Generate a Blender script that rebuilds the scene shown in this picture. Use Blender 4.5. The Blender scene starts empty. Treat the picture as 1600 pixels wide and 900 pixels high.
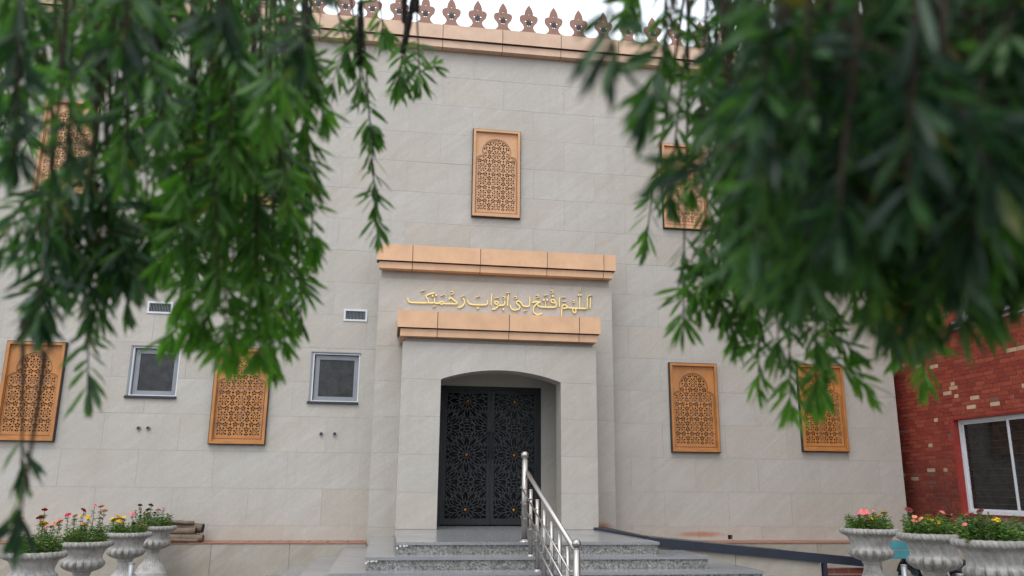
import bpy, bmesh, math, random
import numpy as np
from mathutils import Vector, Matrix
random.seed(7); rng = np.random.default_rng(11)
S = bpy.context.scene
COL = S.collection

# ------------------------------------------------------------------ camera
CAM = Vector((0.0, -14.434, 0.68125))
RX = Vector((0.98889302, -0.14834313, 0.00921507)); RU = Vector((-0.04393211, -0.23250676, 0.97160207)); RF = Vector((0.14198793, 0.96121534, 0.23644134))
FPX = 1269.28
cam_d = bpy.data.cameras.new('camera'); cam = bpy.data.objects.new('camera', cam_d); COL.objects.link(cam)
cam_d.sensor_width = 36; cam_d.lens = FPX / 1600 * 36
cam_d.clip_start = 0.05; cam_d.clip_end = 2000
cam_d.dof.use_dof = True; cam_d.dof.focus_distance = 13.0; cam_d.dof.aperture_fstop = 2.7
M = Matrix.Identity(4)
for i in range(3):
    M[i][0] = RX[i]; M[i][1] = RU[i]; M[i][2] = -RF[i]; M[i][3] = CAM[i]
cam.matrix_world = M
S.camera = cam

# ------------------------------------------------------------------ sky, sun, exposure
W = bpy.data.worlds.new('World'); S.world = W; W.use_nodes = True
wn = W.node_tree.nodes; wl = W.node_tree.links
bgn = wn['Background']
sky = wn.new('ShaderNodeTexSky'); sky.sky_type = 'NISHITA'; sky.sun_disc = False
SUN_EL, SUN_AZ = math.radians(58), math.radians(205)          # azimuth clockwise from +y: high, behind the photographer
sky.sun_elevation = SUN_EL; sky.sun_rotation = SUN_AZ
sky.air_density = 1.0; sky.dust_density = 4.0; sky.ozone_density = 1.0
hs = wn.new('ShaderNodeHueSaturation'); hs.inputs['Saturation'].default_value = 0.35
mx = wn.new('ShaderNodeMix'); mx.data_type = 'RGBA'; mx.inputs[0].default_value = 0.75
mx.inputs[7].default_value = (9.6, 10.4, 11.3, 1)               # even white cloud layer
wl.new(sky.outputs[0], hs.inputs['Color']); wl.new(hs.outputs[0], mx.inputs[6]); wl.new(mx.outputs[2], bgn.inputs['Color'])
bgn.inputs['Strength'].default_value = 0.1
sun_d = bpy.data.lights.new('sun', 'SUN'); sun_d.energy = 0.55; sun_d.angle = math.radians(25); sun_d.color = (1, .975, .94)
sun = bpy.data.objects.new('sun', sun_d); COL.objects.link(sun)
sd = Vector((math.sin(SUN_AZ) * math.cos(SUN_EL), math.cos(SUN_AZ) * math.cos(SUN_EL), math.sin(SUN_EL)))
sun.rotation_euler = (-sd).to_track_quat('-Z', 'Y').to_euler()
S.view_settings.view_transform = 'Standard'; S.view_settings.look = 'None'
S.view_settings.exposure = 0.90; S.view_settings.gamma = 1
S.render.engine = 'CYCLES'
try:
    S.cycles.max_bounces = 6; S.cycles.transparent_max_bounces = 8
except Exception: pass

# ------------------------------------------------------------------ helpers
def ray(px, py): return RF + RX * ((px - 800) / FPX) + RU * ((450 - py) / FPX)
def at_y(px, py, y):
    d = ray(px, py); return CAM + d * ((y - CAM.y) / d.y)
def at_d(px, py, d): return CAM + ray(px, py) * d
def project(p):
    v = Vector(p) - CAM; z = v.dot(RF)
    if z < .05: return -9999, -9999, z
    return 800 + FPX * v.dot(RX) / z, 450 - FPX * v.dot(RU) / z, z

def mesh_from(bm, name):
    me = bpy.data.meshes.new(name); bm.to_mesh(me); bm.free(); return me
def link(name, me, mat=None, parent=None, loc=None, kind=None, label=None, cat=None, group=None, smooth=False):
    o = bpy.data.objects.new(name, me); COL.objects.link(o)
    if mat and me is not None and not me.materials: me.materials.append(mat)
    if parent is not None: o.parent = parent
    if loc is not None: o.location = loc
    if kind: o['kind'] = kind
    if label: o['label'] = label
    if cat: o['category'] = cat
    if group: o['group'] = group
    if smooth and me is not None:
        for p in me.polygons: p.use_smooth = True
    return o
def thing(name, label, cat, loc=(0, 0, 0), group=None):
    return link(name, None, loc=loc, label=label, cat=cat, group=group)

def box(bm, x0, x1, y0, y1, z0, z1, mi=0):
    vs = [bm.verts.new((x, y, z)) for x in (x0, x1) for y in (y0, y1) for z in (z0, z1)]
    for f in ((0, 1, 3, 2), (4, 6, 7, 5), (0, 4, 5, 1), (2, 3, 7, 6), (0, 2, 6, 4), (1, 5, 7, 3)):
        fa = bm.faces.new([vs[i] for i in f]); fa.material_index = mi
def bm_box(*a):
    bm = bmesh.new(); box(bm, *a); return bm
def prism(bm, poly, y0, y1, mi=0):
    """poly: list of (x,z), extruded from y0 (front) to y1"""
    a = [bm.verts.new((x, y0, z)) for x, z in poly]; b = [bm.verts.new((x, y1, z)) for x, z in poly]
    n = len(poly)
    fs = [bm.faces.new(a), bm.faces.new(b[::-1])]
    for i in range(n): bm.faces.new((a[i], b[i], b[(i + 1) % n], a[(i + 1) % n]))
    if n > 4: bmesh.ops.triangulate(bm, faces=fs)
    bmesh.ops.recalc_face_normals(bm, faces=bm.faces[:])
def tube(bm, pts, r, n=8, cap=True, mi=0):
    rings = []; pts = [Vector(p) for p in pts]
    up = None
    for i, p in enumerate(pts):
        t = (pts[min(i + 1, len(pts) - 1)] - pts[max(i - 1, 0)]).normalized()
        if up is None:
            up = Vector((0, 0, 1)) if abs(t.z) < .9 else Vector((1, 0, 0))
        a = t.cross(up).normalized(); b = a.cross(t).normalized(); up = b
        rr = r[i] if hasattr(r, '__len__') else r
        rings.append([bm.verts.new(p + a * math.cos(2 * math.pi * k / n) * rr + b * math.sin(2 * math.pi * k / n) * rr) for k in range(n)])
    for i in range(len(rings) - 1):
        for k in range(n):
            f = bm.faces.new((rings[i][k], rings[i][(k + 1) % n], rings[i + 1][(k + 1) % n], rings[i + 1][k])); f.smooth = n > 6; f.material_index = mi
    if cap:
        bm.faces.new(rings[0][::-1]).material_index = mi; bm.faces.new(rings[-1]).material_index = mi
def lathe(bm, prof, n=24, mod=None, cx=0, cy=0, cap_top=False, cap_bot=False):
    rings = []
    for j, (r, z) in enumerate(prof):
        ring = []
        for k in range(n):
            th = 2 * math.pi * k / n; rr, zz = (r, z) if mod is None else mod(r, z, th, j)
            ring.append(bm.verts.new((cx + rr * math.cos(th), cy + rr * math.sin(th), zz)))
        rings.append(ring)
    for i in range(len(rings) - 1):
        for k in range(n):
            f = bm.faces.new((rings[i][k], rings[i][(k + 1) % n], rings[i + 1][(k + 1) % n], rings[i + 1][k])); f.smooth = True
    if cap_top: bm.faces.new(rings[-1])
    if cap_bot: bm.faces.new(rings[0][::-1])
def ball(bm, c, r, u=16, v=10):
    bmesh.ops.create_uvsphere(bm, u_segments=u, v_segments=v, radius=r, matrix=Matrix.Translation(c))
def curve_mesh(name, outlines, depth):
    """flat plate with holes; outlines in (x,z), plate from y=0 (front, -depth) to depth"""
    cu = bpy.data.curves.new(name, 'CURVE'); cu.dimensions = '2D'; cu.fill_mode = 'BOTH'; cu.extrude = depth / 2
    for pts in outlines:
        sp = cu.splines.new('POLY'); sp.points.add(len(pts) - 1)
        for i, (x, z) in enumerate(pts): sp.points[i].co = (x, z, 0, 1)
        sp.use_cyclic_u = True
    ob = bpy.data.objects.new(name, cu); COL.objects.link(ob)
    dg = bpy.context.evaluated_depsgraph_get()
    me = bpy.data.meshes.new_from_object(ob.evaluated_get(dg), preserve_all_data_layers=False, depsgraph=dg)
    bpy.data.objects.remove(ob); bpy.data.curves.remove(cu)
    me.transform(Matrix.Rotation(math.pi / 2, 4, 'X'))      # xy -> xz
    me.name = name
    return me
def rects_minus(r, holes):
    out = [r]
    for h in holes:
        nxt = []
        for (x0, x1, z0, z1) in out:
            hx0, hx1, hz0, hz1 = max(x0, h[0]), min(x1, h[1]), max(z0, h[2]), min(z1, h[3])
            if hx0 >= hx1 or hz0 >= hz1: nxt.append((x0, x1, z0, z1)); continue
            if z0 < hz0: nxt.append((x0, x1, z0, hz0))
            if hz1 < z1: nxt.append((x0, x1, hz1, z1))
            if x0 < hx0: nxt.append((x0, hx0, hz0, hz1))
            if hx1 < x1: nxt.append((hx1, x1, hz0, hz1))
        out = nxt
    return [q for q in out if q[1] - q[0] > .004 and q[3] - q[2] > .004]

# ------------------------------------------------------------------ materials
def mat(name, col, rough=.6, metal=0, spec=.5):
    m = bpy.data.materials.new(name); m.use_nodes = True
    b = m.node_tree.nodes['Principled BSDF']
    b.inputs['Base Color'].default_value = (*col, 1); b.inputs['Roughness'].default_value = rough; b.inputs['Metallic'].default_value = metal
    b.inputs['Specular IOR Level'].default_value = spec
    return m
class NT:
    def __init__(s, m): s.t = m.node_tree; s.n = s.t.nodes; s.l = s.t.links; s.b = s.n['Principled BSDF']
    def new(s, t, **kw):
        x = s.n.new(t)
        for k, v in kw.items(): setattr(x, k, v)
        return x
    def noise(s, vec, scale, detail=4, rough=.6, dist=0):
        x = s.new('ShaderNodeTexNoise'); x.inputs['Scale'].default_value = scale; x.inputs['Detail'].default_value = detail
        x.inputs['Roughness'].default_value = rough; x.inputs['Distortion'].default_value = dist
        if vec is not None: s.l.new(vec, x.inputs['Vector'])
        return x.outputs[0]
    def ramp(s, fac, stops):
        x = s.new('ShaderNodeValToRGB'); e = x.color_ramp.elements
        e[0].position = stops[0][0]; e[0].color = (*stops[0][1], 1); e[1].position = stops[-1][0]; e[1].color = (*stops[-1][1], 1)
        for p, c in stops[1:-1]:
            q = e.new(p); q.color = (*c, 1)
        s.l.new(fac, x.inputs[0]); return x.outputs[0]
    def mix(s, fac, a, b, mode='MIX'):
        x = s.new('ShaderNodeMix', data_type='RGBA', blend_type=mode)
        for i, v in ((0, fac), (6, a), (7, b)):
            if hasattr(v, 'is_linked') or hasattr(v, 'links'): s.l.new(v, x.inputs[i])
            else: x.inputs[i].default_value = v if i == 0 else (*v, 1)
        return x.outputs[2]
    def math(s, op, a, b=0, c=None):
        x = s.new('ShaderNodeMath', operation=op)
        for i, v in enumerate((a, b) if c is None else (a, b, c)):
            if hasattr(v, 'links'): s.l.new(v, x.inputs[i])
            else: x.inputs[i].default_value = v
        return x.outputs[0]
    def bump(s, h, strength=.3, dist=.005):
        x = s.new('ShaderNodeBump'); x.inputs['Strength'].default_value = strength; x.inputs['Distance'].default_value = dist
        s.l.new(h, x.inputs['Height']); s.l.new(x.outputs[0], s.b.inputs['Normal'])
    def local(s, off=True, rot=(0, 0, 0), scale=(1, 1, 1)):
        tc = s.new('ShaderNodeTexCoord'); v = tc.outputs['Object']
        if off:
            oi = s.new('ShaderNodeObjectInfo'); mm = s.new('ShaderNodeVectorMath', operation='MULTIPLY_ADD')
            cb = s.new('ShaderNodeCombineXYZ')
            for i in range(3): s.l.new(oi.outputs['Random'], cb.inputs[i])
            s.l.new(cb.outputs[0], mm.inputs[0]); mm.inputs[1].default_value = (37, 53, 91); s.l.new(v, mm.inputs[2]); v = mm.outputs[0]
        mp = s.new('ShaderNodeMapping'); mp.inputs['Rotation'].default_value = rot; mp.inputs['Scale'].default_value = scale
        s.l.new(v, mp.inputs[0]); return mp.outputs[0]
    def rnd(s): return s.new('ShaderNodeObjectInfo').outputs['Random']
    def pos(s):
        g = s.new('ShaderNodeNewGeometry'); x = s.new('ShaderNodeSeparateXYZ'); s.l.new(g.outputs['Position'], x.inputs[0]); return g.outputs['Position'], x.outputs

def stone_mat(name, base, dark, vein, stain=True):
    m = mat(name, base, .55, spec=.35); t = NT(m)
    v = t.local(True, rot=(0, math.radians(-42), 0))
    mp = t.new('ShaderNodeMapping'); mp.inputs['Scale'].default_value = (.30, 1, 1.7); t.l.new(t.local(True, rot=(0, math.radians(38), 0)), mp.inputs[0]); v = mp.outputs[0]
    veins = t.noise(v, 2.1, 6, .66, 1.6)
    c = t.ramp(veins, [(.30, dark), (.5, base), (.68, vein)])
    fine = t.noise(t.local(True, scale=(1, 1, 1)), 24, 5, .7)
    c = t.mix(.20, c, t.ramp(fine, [(.3, tuple(q * .62 for q in base)), (.7, tuple(min(1, q * 1.3) for q in base))]))
    tone = t.ramp(t.rnd(), [(0, (.955, .94, .925)), (.25, (.99, .975, .95)), (.5, (1, 1, 1)), (.75, (.97, .98, .99)), (1, (1.02, 1.0, .98))])
    c = t.mix(1.0, c, tone, 'MULTIPLY')
    if stain:
        P, xyz = t.pos()
        big = t.noise(P, .55, 4, .6)
        c = t.mix(t.math('MULTIPLY', t.math('SUBTRACT', big, .38), 1.1), c, tuple(q * .8 for q in (base[0], base[1] * .97, base[2] * .9)))
        vs_ = t.new('ShaderNodeMapping'); vs_.inputs['Scale'].default_value = (3.2, 3.2, .22); t.l.new(P, vs_.inputs[0])
        c = t.mix(t.math('MULTIPLY', t.math('MAXIMUM', t.math('SUBTRACT', t.noise(vs_.outputs[0], 1.5, 6, .7), .5), 0), .9), c, tuple(q * .66 for q in base))
        # splash-back and damp low on the wall, brown and broken up
        low = t.math('SUBTRACT', 1.0, t.math('MULTIPLY', t.math('ADD', xyz[2], .25), 1.25)); low = t.math('MAXIMUM', low, 0)
        st = t.noise(P, 3.2, 6, .7, .4)
        f = t.math('MULTIPLY', low, t.math('MAXIMUM', t.math('MULTIPLY', t.math('SUBTRACT', st, .45), 1.7), 0))
        c = t.mix(t.math('MULTIPLY', f, .6), c, (.30, .245, .19))
        # rust runs from the drain hole and the ramp beam
        for (rx, rz, sx, sz) in ((5.60, -.13, .50, .06), (3.62, .03, .26, .07)):
            dx = t.math('DIVIDE', t.math('SUBTRACT', xyz[0], rx), sx); dz = t.math('DIVIDE', t.math('SUBTRACT', xyz[2], rz), sz)
            q = t.math('SUBTRACT', 1.0, t.math('ADD', t.math('MULTIPLY', dx, dx), t.math('MULTIPLY', dz, dz)))
            q = t.math('MULTIPLY', t.math('MAXIMUM', q, 0), t.math('MULTIPLY', st, 1.5)); q = t.math('MINIMUM', q, .85)
            c = t.mix(q, c, (.36, .13, .04))
    t.l.new(c, t.b.inputs['Base Color'])
    t.bump(t.noise(t.local(True), 60, 4), .15, .002)
    return m
M_STONE = stone_mat('beige_stone', (.445, .410, .368), (.412, .372, .328), (.485, .458, .424))
M_STONE2 = stone_mat('low_wall_stone', (.37, .33, .28), (.31, .27, .22), (.43, .395, .35))
def metal_paint(name, c, rough=.38, var=.1):
    m = mat(name, c, rough, 0, .5); t = NT(m)
    n = t.noise(t.local(True), 3.5, 5, .6)
    col = t.ramp(n, [(.3, tuple(q * (1 - var) for q in c)), (.7, tuple(min(1, q * (1 + var)) for q in c))])
    n2 = t.noise(t.local(True, scale=(6, 6, .7)), 5, 5, .7)
    col = t.mix(t.math('MULTIPLY', t.math('MAXIMUM', t.math('SUBTRACT', n2, .52), 0), .45), col, tuple(q * .62 for q in c))
    t.l.new(col, t.b.inputs['Base Color'])
    t.l.new(t.ramp(n2, [(.3, (rough * .8,) * 3), (.7, (min(1, rough * 1.5),) * 3)]), t.b.inputs['Roughness'])
    return m
M_COPPER = metal_paint('peach_copper_panel', (.63, .375, .215))
M_COPPERB = metal_paint('veiled_copper_panel', (.585, .39, .27))  # roof cornice copy of the copper, veiling glare mixed into its colour
M_COPPERD = mat('copper_panel_dark_core', (.07, .035, .025), .6)
M_BRONZE = metal_paint('orange_bronze_screen', (.43, .175, .046), .42, .18)
M_BRONZEU = metal_paint('veiled_bronze_screen', (.56, .30, .15), .45)  # same bronze as the lower screens, lightened in colour for lens veil
M_MERLON = metal_paint('backlit_copper_merlon', (.27, .135, .095), .5)  # same copper as the panels, backlit shade put into the colour
M_BLACKEDGE = mat('black_steel_edge', (.02, .02, .022), .5)
M_ALU = metal_paint('grey_aluminium', (.22, .23, .25), .4)
M_WHITE = metal_paint('white_window_frame', (.60, .61, .64), .4, .08)
M_CHROME = mat('brushed_stainless', (.40, .375, .35), .24, 1.0)
t = NT(M_CHROME); n = t.noise(t.local(True, scale=(1, 1, 25)), 14, 4); t.l.new(t.ramp(n, [(.3, (.24,) * 3), (.7, (.44,) * 3)]), t.b.inputs['Roughness'])
M_STEELG = mat('weathered_steel', (.30, .31, .32), .45, .7)
M_BLACK = metal_paint('black_painted_steel', (.0085, .010, .0125), .5, .25)
M_STRAP = metal_paint('worn_black_steel', (.022, .025, .029), .42, .25)
M_NAVY = metal_paint('navy_painted_steel', (.013, .017, .030), .5, .2)
M_GOLD = mat('polished_gold', (.76, .57, .23), .34, .75)
M_GOLDDOT = mat('gold_boss', (.62, .30, .07), .35, .8)
def glass_mat(name, col, rough=.06):
    m = mat(name, col, rough, 0, .35); t = NT(m)
    P, _ = t.pos(); t.bump(t.noise(P, 2.0, 2), .06, .02)
    n = t.noise(P, 7, 5, .7, .6)
    t.l.new(t.ramp(n, [(.35, tuple(q * .6 for q in col)), (.7, tuple(q * 1.7 for q in col))]), t.b.inputs['Base Color'])
    return m
M_GLASS = glass_mat('dark_window_glass', (.018, .017, .016))
M_MESH = glass_mat('insect_mesh_pane', (.026, .026, .027), .30)
def brick_mat():
    m = mat('red_brick', (.2, .05, .03), .75, spec=.25); t = NT(m)
    a = t.new('ShaderNodeAttribute', attribute_name='tone', attribute_type='GEOMETRY').outputs['Fac']
    c = t.ramp(a, [(0, (.20, .032, .021)), (.3, (.24, .038, .023)), (.6, (.275, .048, .027)), (.86, (.31, .066, .037)), (.90, (.19, .075, .065)), (.93, (.44, .25, .15)), (1, (.55, .38, .25))])
    P, xyz = t.pos()
    n = t.noise(P, 35, 5, .7)
    c = t.mix(.4, c, t.mix(1.0, c, t.ramp(n, [(.3, (.6, .6, .6)), (.7, (1.35, 1.35, 1.35))]), 'MULTIPLY'))
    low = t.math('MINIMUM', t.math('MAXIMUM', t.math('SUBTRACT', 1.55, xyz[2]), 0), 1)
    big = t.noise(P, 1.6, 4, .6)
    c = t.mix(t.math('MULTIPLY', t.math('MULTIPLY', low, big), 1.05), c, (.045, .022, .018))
    sp = t.math('MAXIMUM', t.math('MULTIPLY', t.math('SUBTRACT', t.noise(P, 22, 2), .66), 5), 0)
    c = t.mix(t.math('MINIMUM', sp, .5), c, (.42, .34, .28))
    t.l.new(c, t.b.inputs['Base Color']); t.bump(n, .5, .006); return m
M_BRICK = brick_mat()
M_MORTAR = mat('brick_mortar', (.27, .13, .10), .9)
M_RED = metal_paint('red_painted_reveal', (.27, .028, .018), .65, .25)
def granite(name, cols, rough, scale=60):
    m = mat(name, cols[1], rough); t = NT(m); P, _ = t.pos()
    n = t.noise(P, scale, 3, .8); c = t.ramp(n, [(.36, cols[0]), (.5, cols[1]), (.62, cols[2])])
    vo = t.new('ShaderNodeTexVoronoi'); vo.inputs['Scale'].default_value = scale * .9; t.l.new(P, vo.inputs['Vector'])
    c = t.mix(.45 if rough > .4 else .18, c, t.ramp(vo.outputs['Color'], [(.1, cols[0]), (.9, cols[2])]))
    d = t.noise(P, 1.3, 5, .65); c = t.mix(t.math('MULTIPLY', t.math('MAXIMUM', t.math('SUBTRACT', d, .45), 0), 1.6), c, tuple(q * .55 for q in cols[1]))
    t.l.new(c, t.b.inputs['Base Color'])
    t.l.new(t.ramp(d, [(.3, (rough * .7,) * 3), (.7, (min(1, rough * 1.4),) * 3)]), t.b.inputs['Roughness'])
    t.bump(n, .2, .002); return m
M_TREAD = granite('polished_grey_marble', ((.175, .178, .182), (.25, .253, .258), (.33, .33, .332)), .18, 90)
M_RISER = granite('speckled_granite', ((.022, .021, .02), (.14, .135, .128), (.42, .41, .39)), .5, 42)
M_CHIP = mat('white_chipped_mortar', (.6, .58, .55), .9)
M_TERRA = granite('terracotta_tile', ((.25, .105, .065), (.31, .14, .09), (.37, .19, .13)), .7, 30)
M_GROUT = mat('grout', (.34, .30, .26), .9)
def concrete(name, c):
    m = mat(name, c, .85, spec=.25); t = NT(m); v = t.local(True)
    n = t.noise(v, 9, 6, .7); c2 = t.ramp(n, [(.3, tuple(q * .62 for q in c)), (.55, c), (.8, tuple(min(1, q * 1.15) for q in c))])
    g = t.noise(t.local(True, scale=(1, 1, .4)), 14, 5, .7)
    c2 = t.mix(t.math('MULTIPLY', t.math('MAXIMUM', t.math('SUBTRACT', g, .52), 0), 1.3), c2, (.12, .105, .085))
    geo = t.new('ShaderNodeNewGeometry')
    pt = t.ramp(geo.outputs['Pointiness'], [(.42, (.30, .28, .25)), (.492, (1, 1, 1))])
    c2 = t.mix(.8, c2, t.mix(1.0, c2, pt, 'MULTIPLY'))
    t.l.new(c2, t.b.inputs['Base Color']); t.bump(t.noise(v, 70, 4, .7), .5, .004); return m
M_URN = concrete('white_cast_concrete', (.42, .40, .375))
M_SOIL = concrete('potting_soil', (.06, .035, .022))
M_PAVE = concrete('grey_paving', (.13, .12, .11))
M_TEAL = metal_paint('teal_painted_wood', (.035, .20, .235), .5, .22)
M_RUBBER = mat('black_rubber', (.016, .016, .017), .65)
M_VINYL = mat('black_vinyl', (.02, .02, .022), .4)
M_REDLENS = mat('red_lens', (.75, .02, .012), .2)
M_CLEARLENS = mat('clear_lens', (.45, .48, .52), .12)
M_BARK = concrete('pale_log_bark', (.23, .17, .125))
M_LOGDARK = mat('charred_log_end', (.018, .016, .014), .9)
M_CUT = concrete('cut_log_wood', (.35, .22, .13))
M_TREEBARK = concrete('tree_bark', (.11, .085, .065))
M_TWIG = concrete('twig_bark', (.135, .10, .075))
M_CAPS = mat('dark_seed_capsules', (.022, .017, .015), .8)
def leaf_mat(name, olds, youngs, trans=.35):
    m = bpy.data.materials.new(name); m.use_nodes = True; t = NT(m); b = t.b
    a = t.new('ShaderNodeAttribute', attribute_name='young', attribute_type='GEOMETRY').outputs['Fac']
    r = t.new('ShaderNodeAttribute', attribute_name='tone', attribute_type='GEOMETRY').outputs['Fac']
    co = t.ramp(r, [(0, olds[0]), (.5, olds[1]), (.9, olds[2]), (.955, olds[2]), (.985, (.17, .13, .035))]); cy = t.ramp(r, [(0, youngs[0]), (1, youngs[1])])
    c = t.mix(a, co, cy); t.l.new(c, b.inputs['Base Color']); b.inputs['Roughness'].default_value = .38; b.inputs['Specular IOR Level'].default_value = .42
    tr = t.new('ShaderNodeBsdfTranslucent'); t.l.new(t.mix(1.0, c, (1.6, 1.9, .7), 'MULTIPLY'), tr.inputs[0])
    mxs = t.new('ShaderNodeMixShader'); mxs.inputs[0].default_value = trans
    t.l.new(b.outputs[0], mxs.inputs[1]); t.l.new(tr.outputs[0], mxs.inputs[2])
    out = t.n['Material Output']; t.l.new(mxs.outputs[0], out.inputs['Surface']); return m
M_LEAF = leaf_mat('bottlebrush_leaf', ((.013, .036, .023), (.031, .080, .038), (.070, .145, .066)), ((.085, .24, .028), (.17, .36, .050)), .44)
M_PLANT = leaf_mat('flower_plant_leaf', ((.028, .07, .018), (.05, .115, .025), (.10, .10, .03)), ((.10, .22, .03), (.16, .28, .05)), .25)

# ------------------------------------------------------------------ ground
def sheet(name, x0, x1, y0, y1, z, m, n=1):
    bm = bmesh.new(); bmesh.ops.create_grid(bm, x_segments=n, y_segments=n, size=.5)
    for v in bm.verts: v.co = Vector((x0 + (v.co.x + .5) * (x1 - x0), y0 + (v.co.y + .5) * (y1 - y0), z))
    return link(name, mesh_from(bm, name), m, kind='structure')
sheet('ground', -400, 400, -400, 400, -.874, M_PAVE)

# ------------------------------------------------------------------ the mosque
mosque = thing('mosque_building', 'beige stone clad mosque with peach copper cornices, bronze lattice windows and arched portal', 'building', (0, 0, 0))
ZB = -.235; ZT = 8.95; XL, XR = -8.87, 9.62
LATW = [(-5.85, 1.32, 1.61), (-2.52, 1.32, 1.60), (5.54, 1.31, 1.61), (8.07, 1.36, 1.58)]
LATU = [(-5.85, 5.555, 1.74), (-2.52, 5.555, 1.74), (1.805, 5.575, 1.755), (5.54, 5.555, 1.74), (8.07, 5.555, 1.74)]
SMALL = [(-4.35, -3.58, 2.09, 2.915), (-1.37, -.56, 2.065, 2.905)]
VENTS = [(-4.20, -3.78, 3.50, 3.71), (-.885, -.475, 3.495, 3.71)]
holes = [(x - .36, x + .36, z + .10, z + h - .10) for x, z, h in LATW + LATU]
holes += [tuple(s) for s in SMALL] + [(v[0] + .03, v[1] - .03, v[2] + .03, v[3] - .03) for v in VENTS]
holes.append((6.08, 6.165, -.215, -.14))
DOORH = (.60, 2.975, -.24, 2.62)
bm = bmesh.new()
for (a, b, c, d) in rects_minus((XL, XR, ZB, 9.38), holes + [DOORH]): box(bm, a, b, .0055, .30, c, d)
box(bm, XL, XR, .70, 9.0, -.87, 9.2); box(bm, XL, XR, .30, .70, 2.63, 9.2); box(bm, XL, .0, .30, .70, -.87, 2.63); box(bm, 4.0, XR, .30, .70, -.87, 2.63)
fw = link('facade_wall', mesh_from(bm, 'facade_wall'), M_STONE, mosque)
G = .0013
def tile_obj(parent, rects, y0, y1, mt=M_STONE, name='stone_tile'):
    x0 = min(r[0] for r in rects); x1 = max(r[1] for r in rects); z0 = min(r[2] for r in rects); z1 = max(r[3] for r in rects)
    cx, cz = (x0 + x1) / 2, (z0 + z1) / 2
    bm = bmesh.new()
    dy = random.uniform(-.0015, .0015)
    for a, b, c, d in rects: box(bm, a - cx, b - cx, y0 + dy, y1, c - cz, d - cz)
    return link(name, mesh_from(bm, name), mt, parent, loc=(cx, 0, cz))
rows = [(ZB, 0.0)] + [(k * .6, (k + 1) * .6) for k in range(14)] + [(8.4, 8.93)]
for ri, (z0, z1) in enumerate(rows):
    k = ri - 1; off = -1.07 if k % 2 == 0 else -1.67
    x = off - 7.2
    while x < XR:
        a, b = max(x, XL), min(x + 1.2, XR); x += 1.2
        if b - a < .05: continue
        if a > -.2 and b < 3.85 and z1 <= 4.3: continue
        rs = rects_minus((a + G, b - G, z0 + G, z1 - G), holes + [(-.27, 3.89, ZB - 1, 4.30)])
        if rs:
            # a tile cut in two by an opening is two pieces
            comps = []
            for r_ in sorted(rs):
                for c_ in comps:
                    if any(r_[0] <= q[1] + .003 and q[0] <= r_[1] + .003 and r_[2] <= q[3] + .003 and q[2] <= r_[3] + .003 for q in c_): c_.append(r_); break
                else: comps.append([r_])
            for c_ in comps: tile_obj(fw, c_, 0, .0135)
# round pipe stubs in the wall
for (px, py) in ((217, 669), (232, 669), (502, 678), (523, 678)):
    p = at_y(px, py, 0); bm = bmesh.new(); tube(bm, [(0, -.035, 0), (0, .02, 0)], .032, 14)
    pp = link('pipe_stub', mesh_from(bm, 'pipe_stub'), M_ALU, mosque, loc=p)
    bm = bmesh.new(); tube(bm, [(0, -.037, 0), (0, -.0352, 0)], .024, 12); link('pipe_bore', mesh_from(bm, 'pipe_bore'), M_BLACKEDGE, pp)
bm = bm_box(6.07, 6.175, .10, .12, -.225, -.13); link('drain_recess', mesh_from(bm, 'drain_recess'), M_BLACKEDGE, mosque)

# --- pilaster block around the portal
YP = -.45
bm = bmesh.new()
box(bm, -.27, .60, YP + .0055, .0, ZB - .3, 4.20); box(bm, 2.975, 3.89, YP + .0055, .0, ZB - .3, 4.20); box(bm, .60, 2.975, YP + .0055, .0, 2.62, 4.20)
box(bm, -.25, 3.87, YP + .05, .013, 4.20, 4.40)
pil = link('projecting_bay', mesh_from(bm, 'projecting_bay'), M_STONE, mosque)
for (z0, z1) in [(ZB - .29, 0)] + [(k * .6, k * .6 + .6) for k in range(5)]:
    tile_obj(pil, [(-.28 + G, .17, z0 + G, z1 - G)], YP, YP + .013); tile_obj(pil, [(3.39, 3.90 - G, z0 + G, z1 - G)], YP, YP + .013)
for (z0, z1) in ((3.0, 3.6), (3.6, 4.2)):
    xs = [-.28, .92, 2.17, 3.39, 3.90] if z0 > 3.3 else [-.28, .35, 1.56, 2.78, 3.90]
    for a, b in zip(xs, xs[1:]): tile_obj(pil, [(a + G, b - G, z0 + G, z1 - G)], YP, YP + .013)
for (z0, z1) in [(ZB - .29, 0)] + [(k * .6, k * .6 + .6) for k in range(7)]:      # left return of the bay
    bm = bm_box(-.2805, -.269, YP + .0135, -.001, z0 + G, z1 - G); link('stone_tile', mesh_from(bm, 'stone_tile'), M_STONE, pil)
# --- portal
PY = -1.2; OX0, OX1, SPR, RISE = .80, 2.79, 2.36, .17
hw = (OX1 - OX0) / 2; Rarc = (hw * hw + RISE * RISE) / (2 * RISE); acx = (OX0 + OX1) / 2
def arch_z(x): return SPR + RISE - Rarc + math.sqrt(max(Rarc * Rarc - (x - acx) ** 2, 0))
arc = [(OX0 + (OX1 - OX0) * i / 20, arch_z(OX0 + (OX1 - OX0) * i / 20)) for i in range(21)]
bm = bmesh.new()
box(bm, .172, OX0, PY + .0055, PY + .40, -.1, 2.955); box(bm, OX1, 3.388, PY + .0055, PY + .40, -.1, 2.955)
for (xa, za), (xb, zb_) in zip(arc, arc[1:]): prism(bm, [(xa, za), (xb, zb_), (xb, 2.955), (xa, 2.955)], PY + .0055, PY + .40)
box(bm, .172, .60, PY + .40, YP + .01, -.1, 2.955); box(bm, 2.975, 3.388, PY + .40, YP + .01, -.1, 2.955); box(bm, .60, 2.975, PY + .40, YP + .01, 2.62, 2.955)
box(bm, .20, 3.36, PY + .07, YP + .01, 2.955, 3.06)
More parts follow.
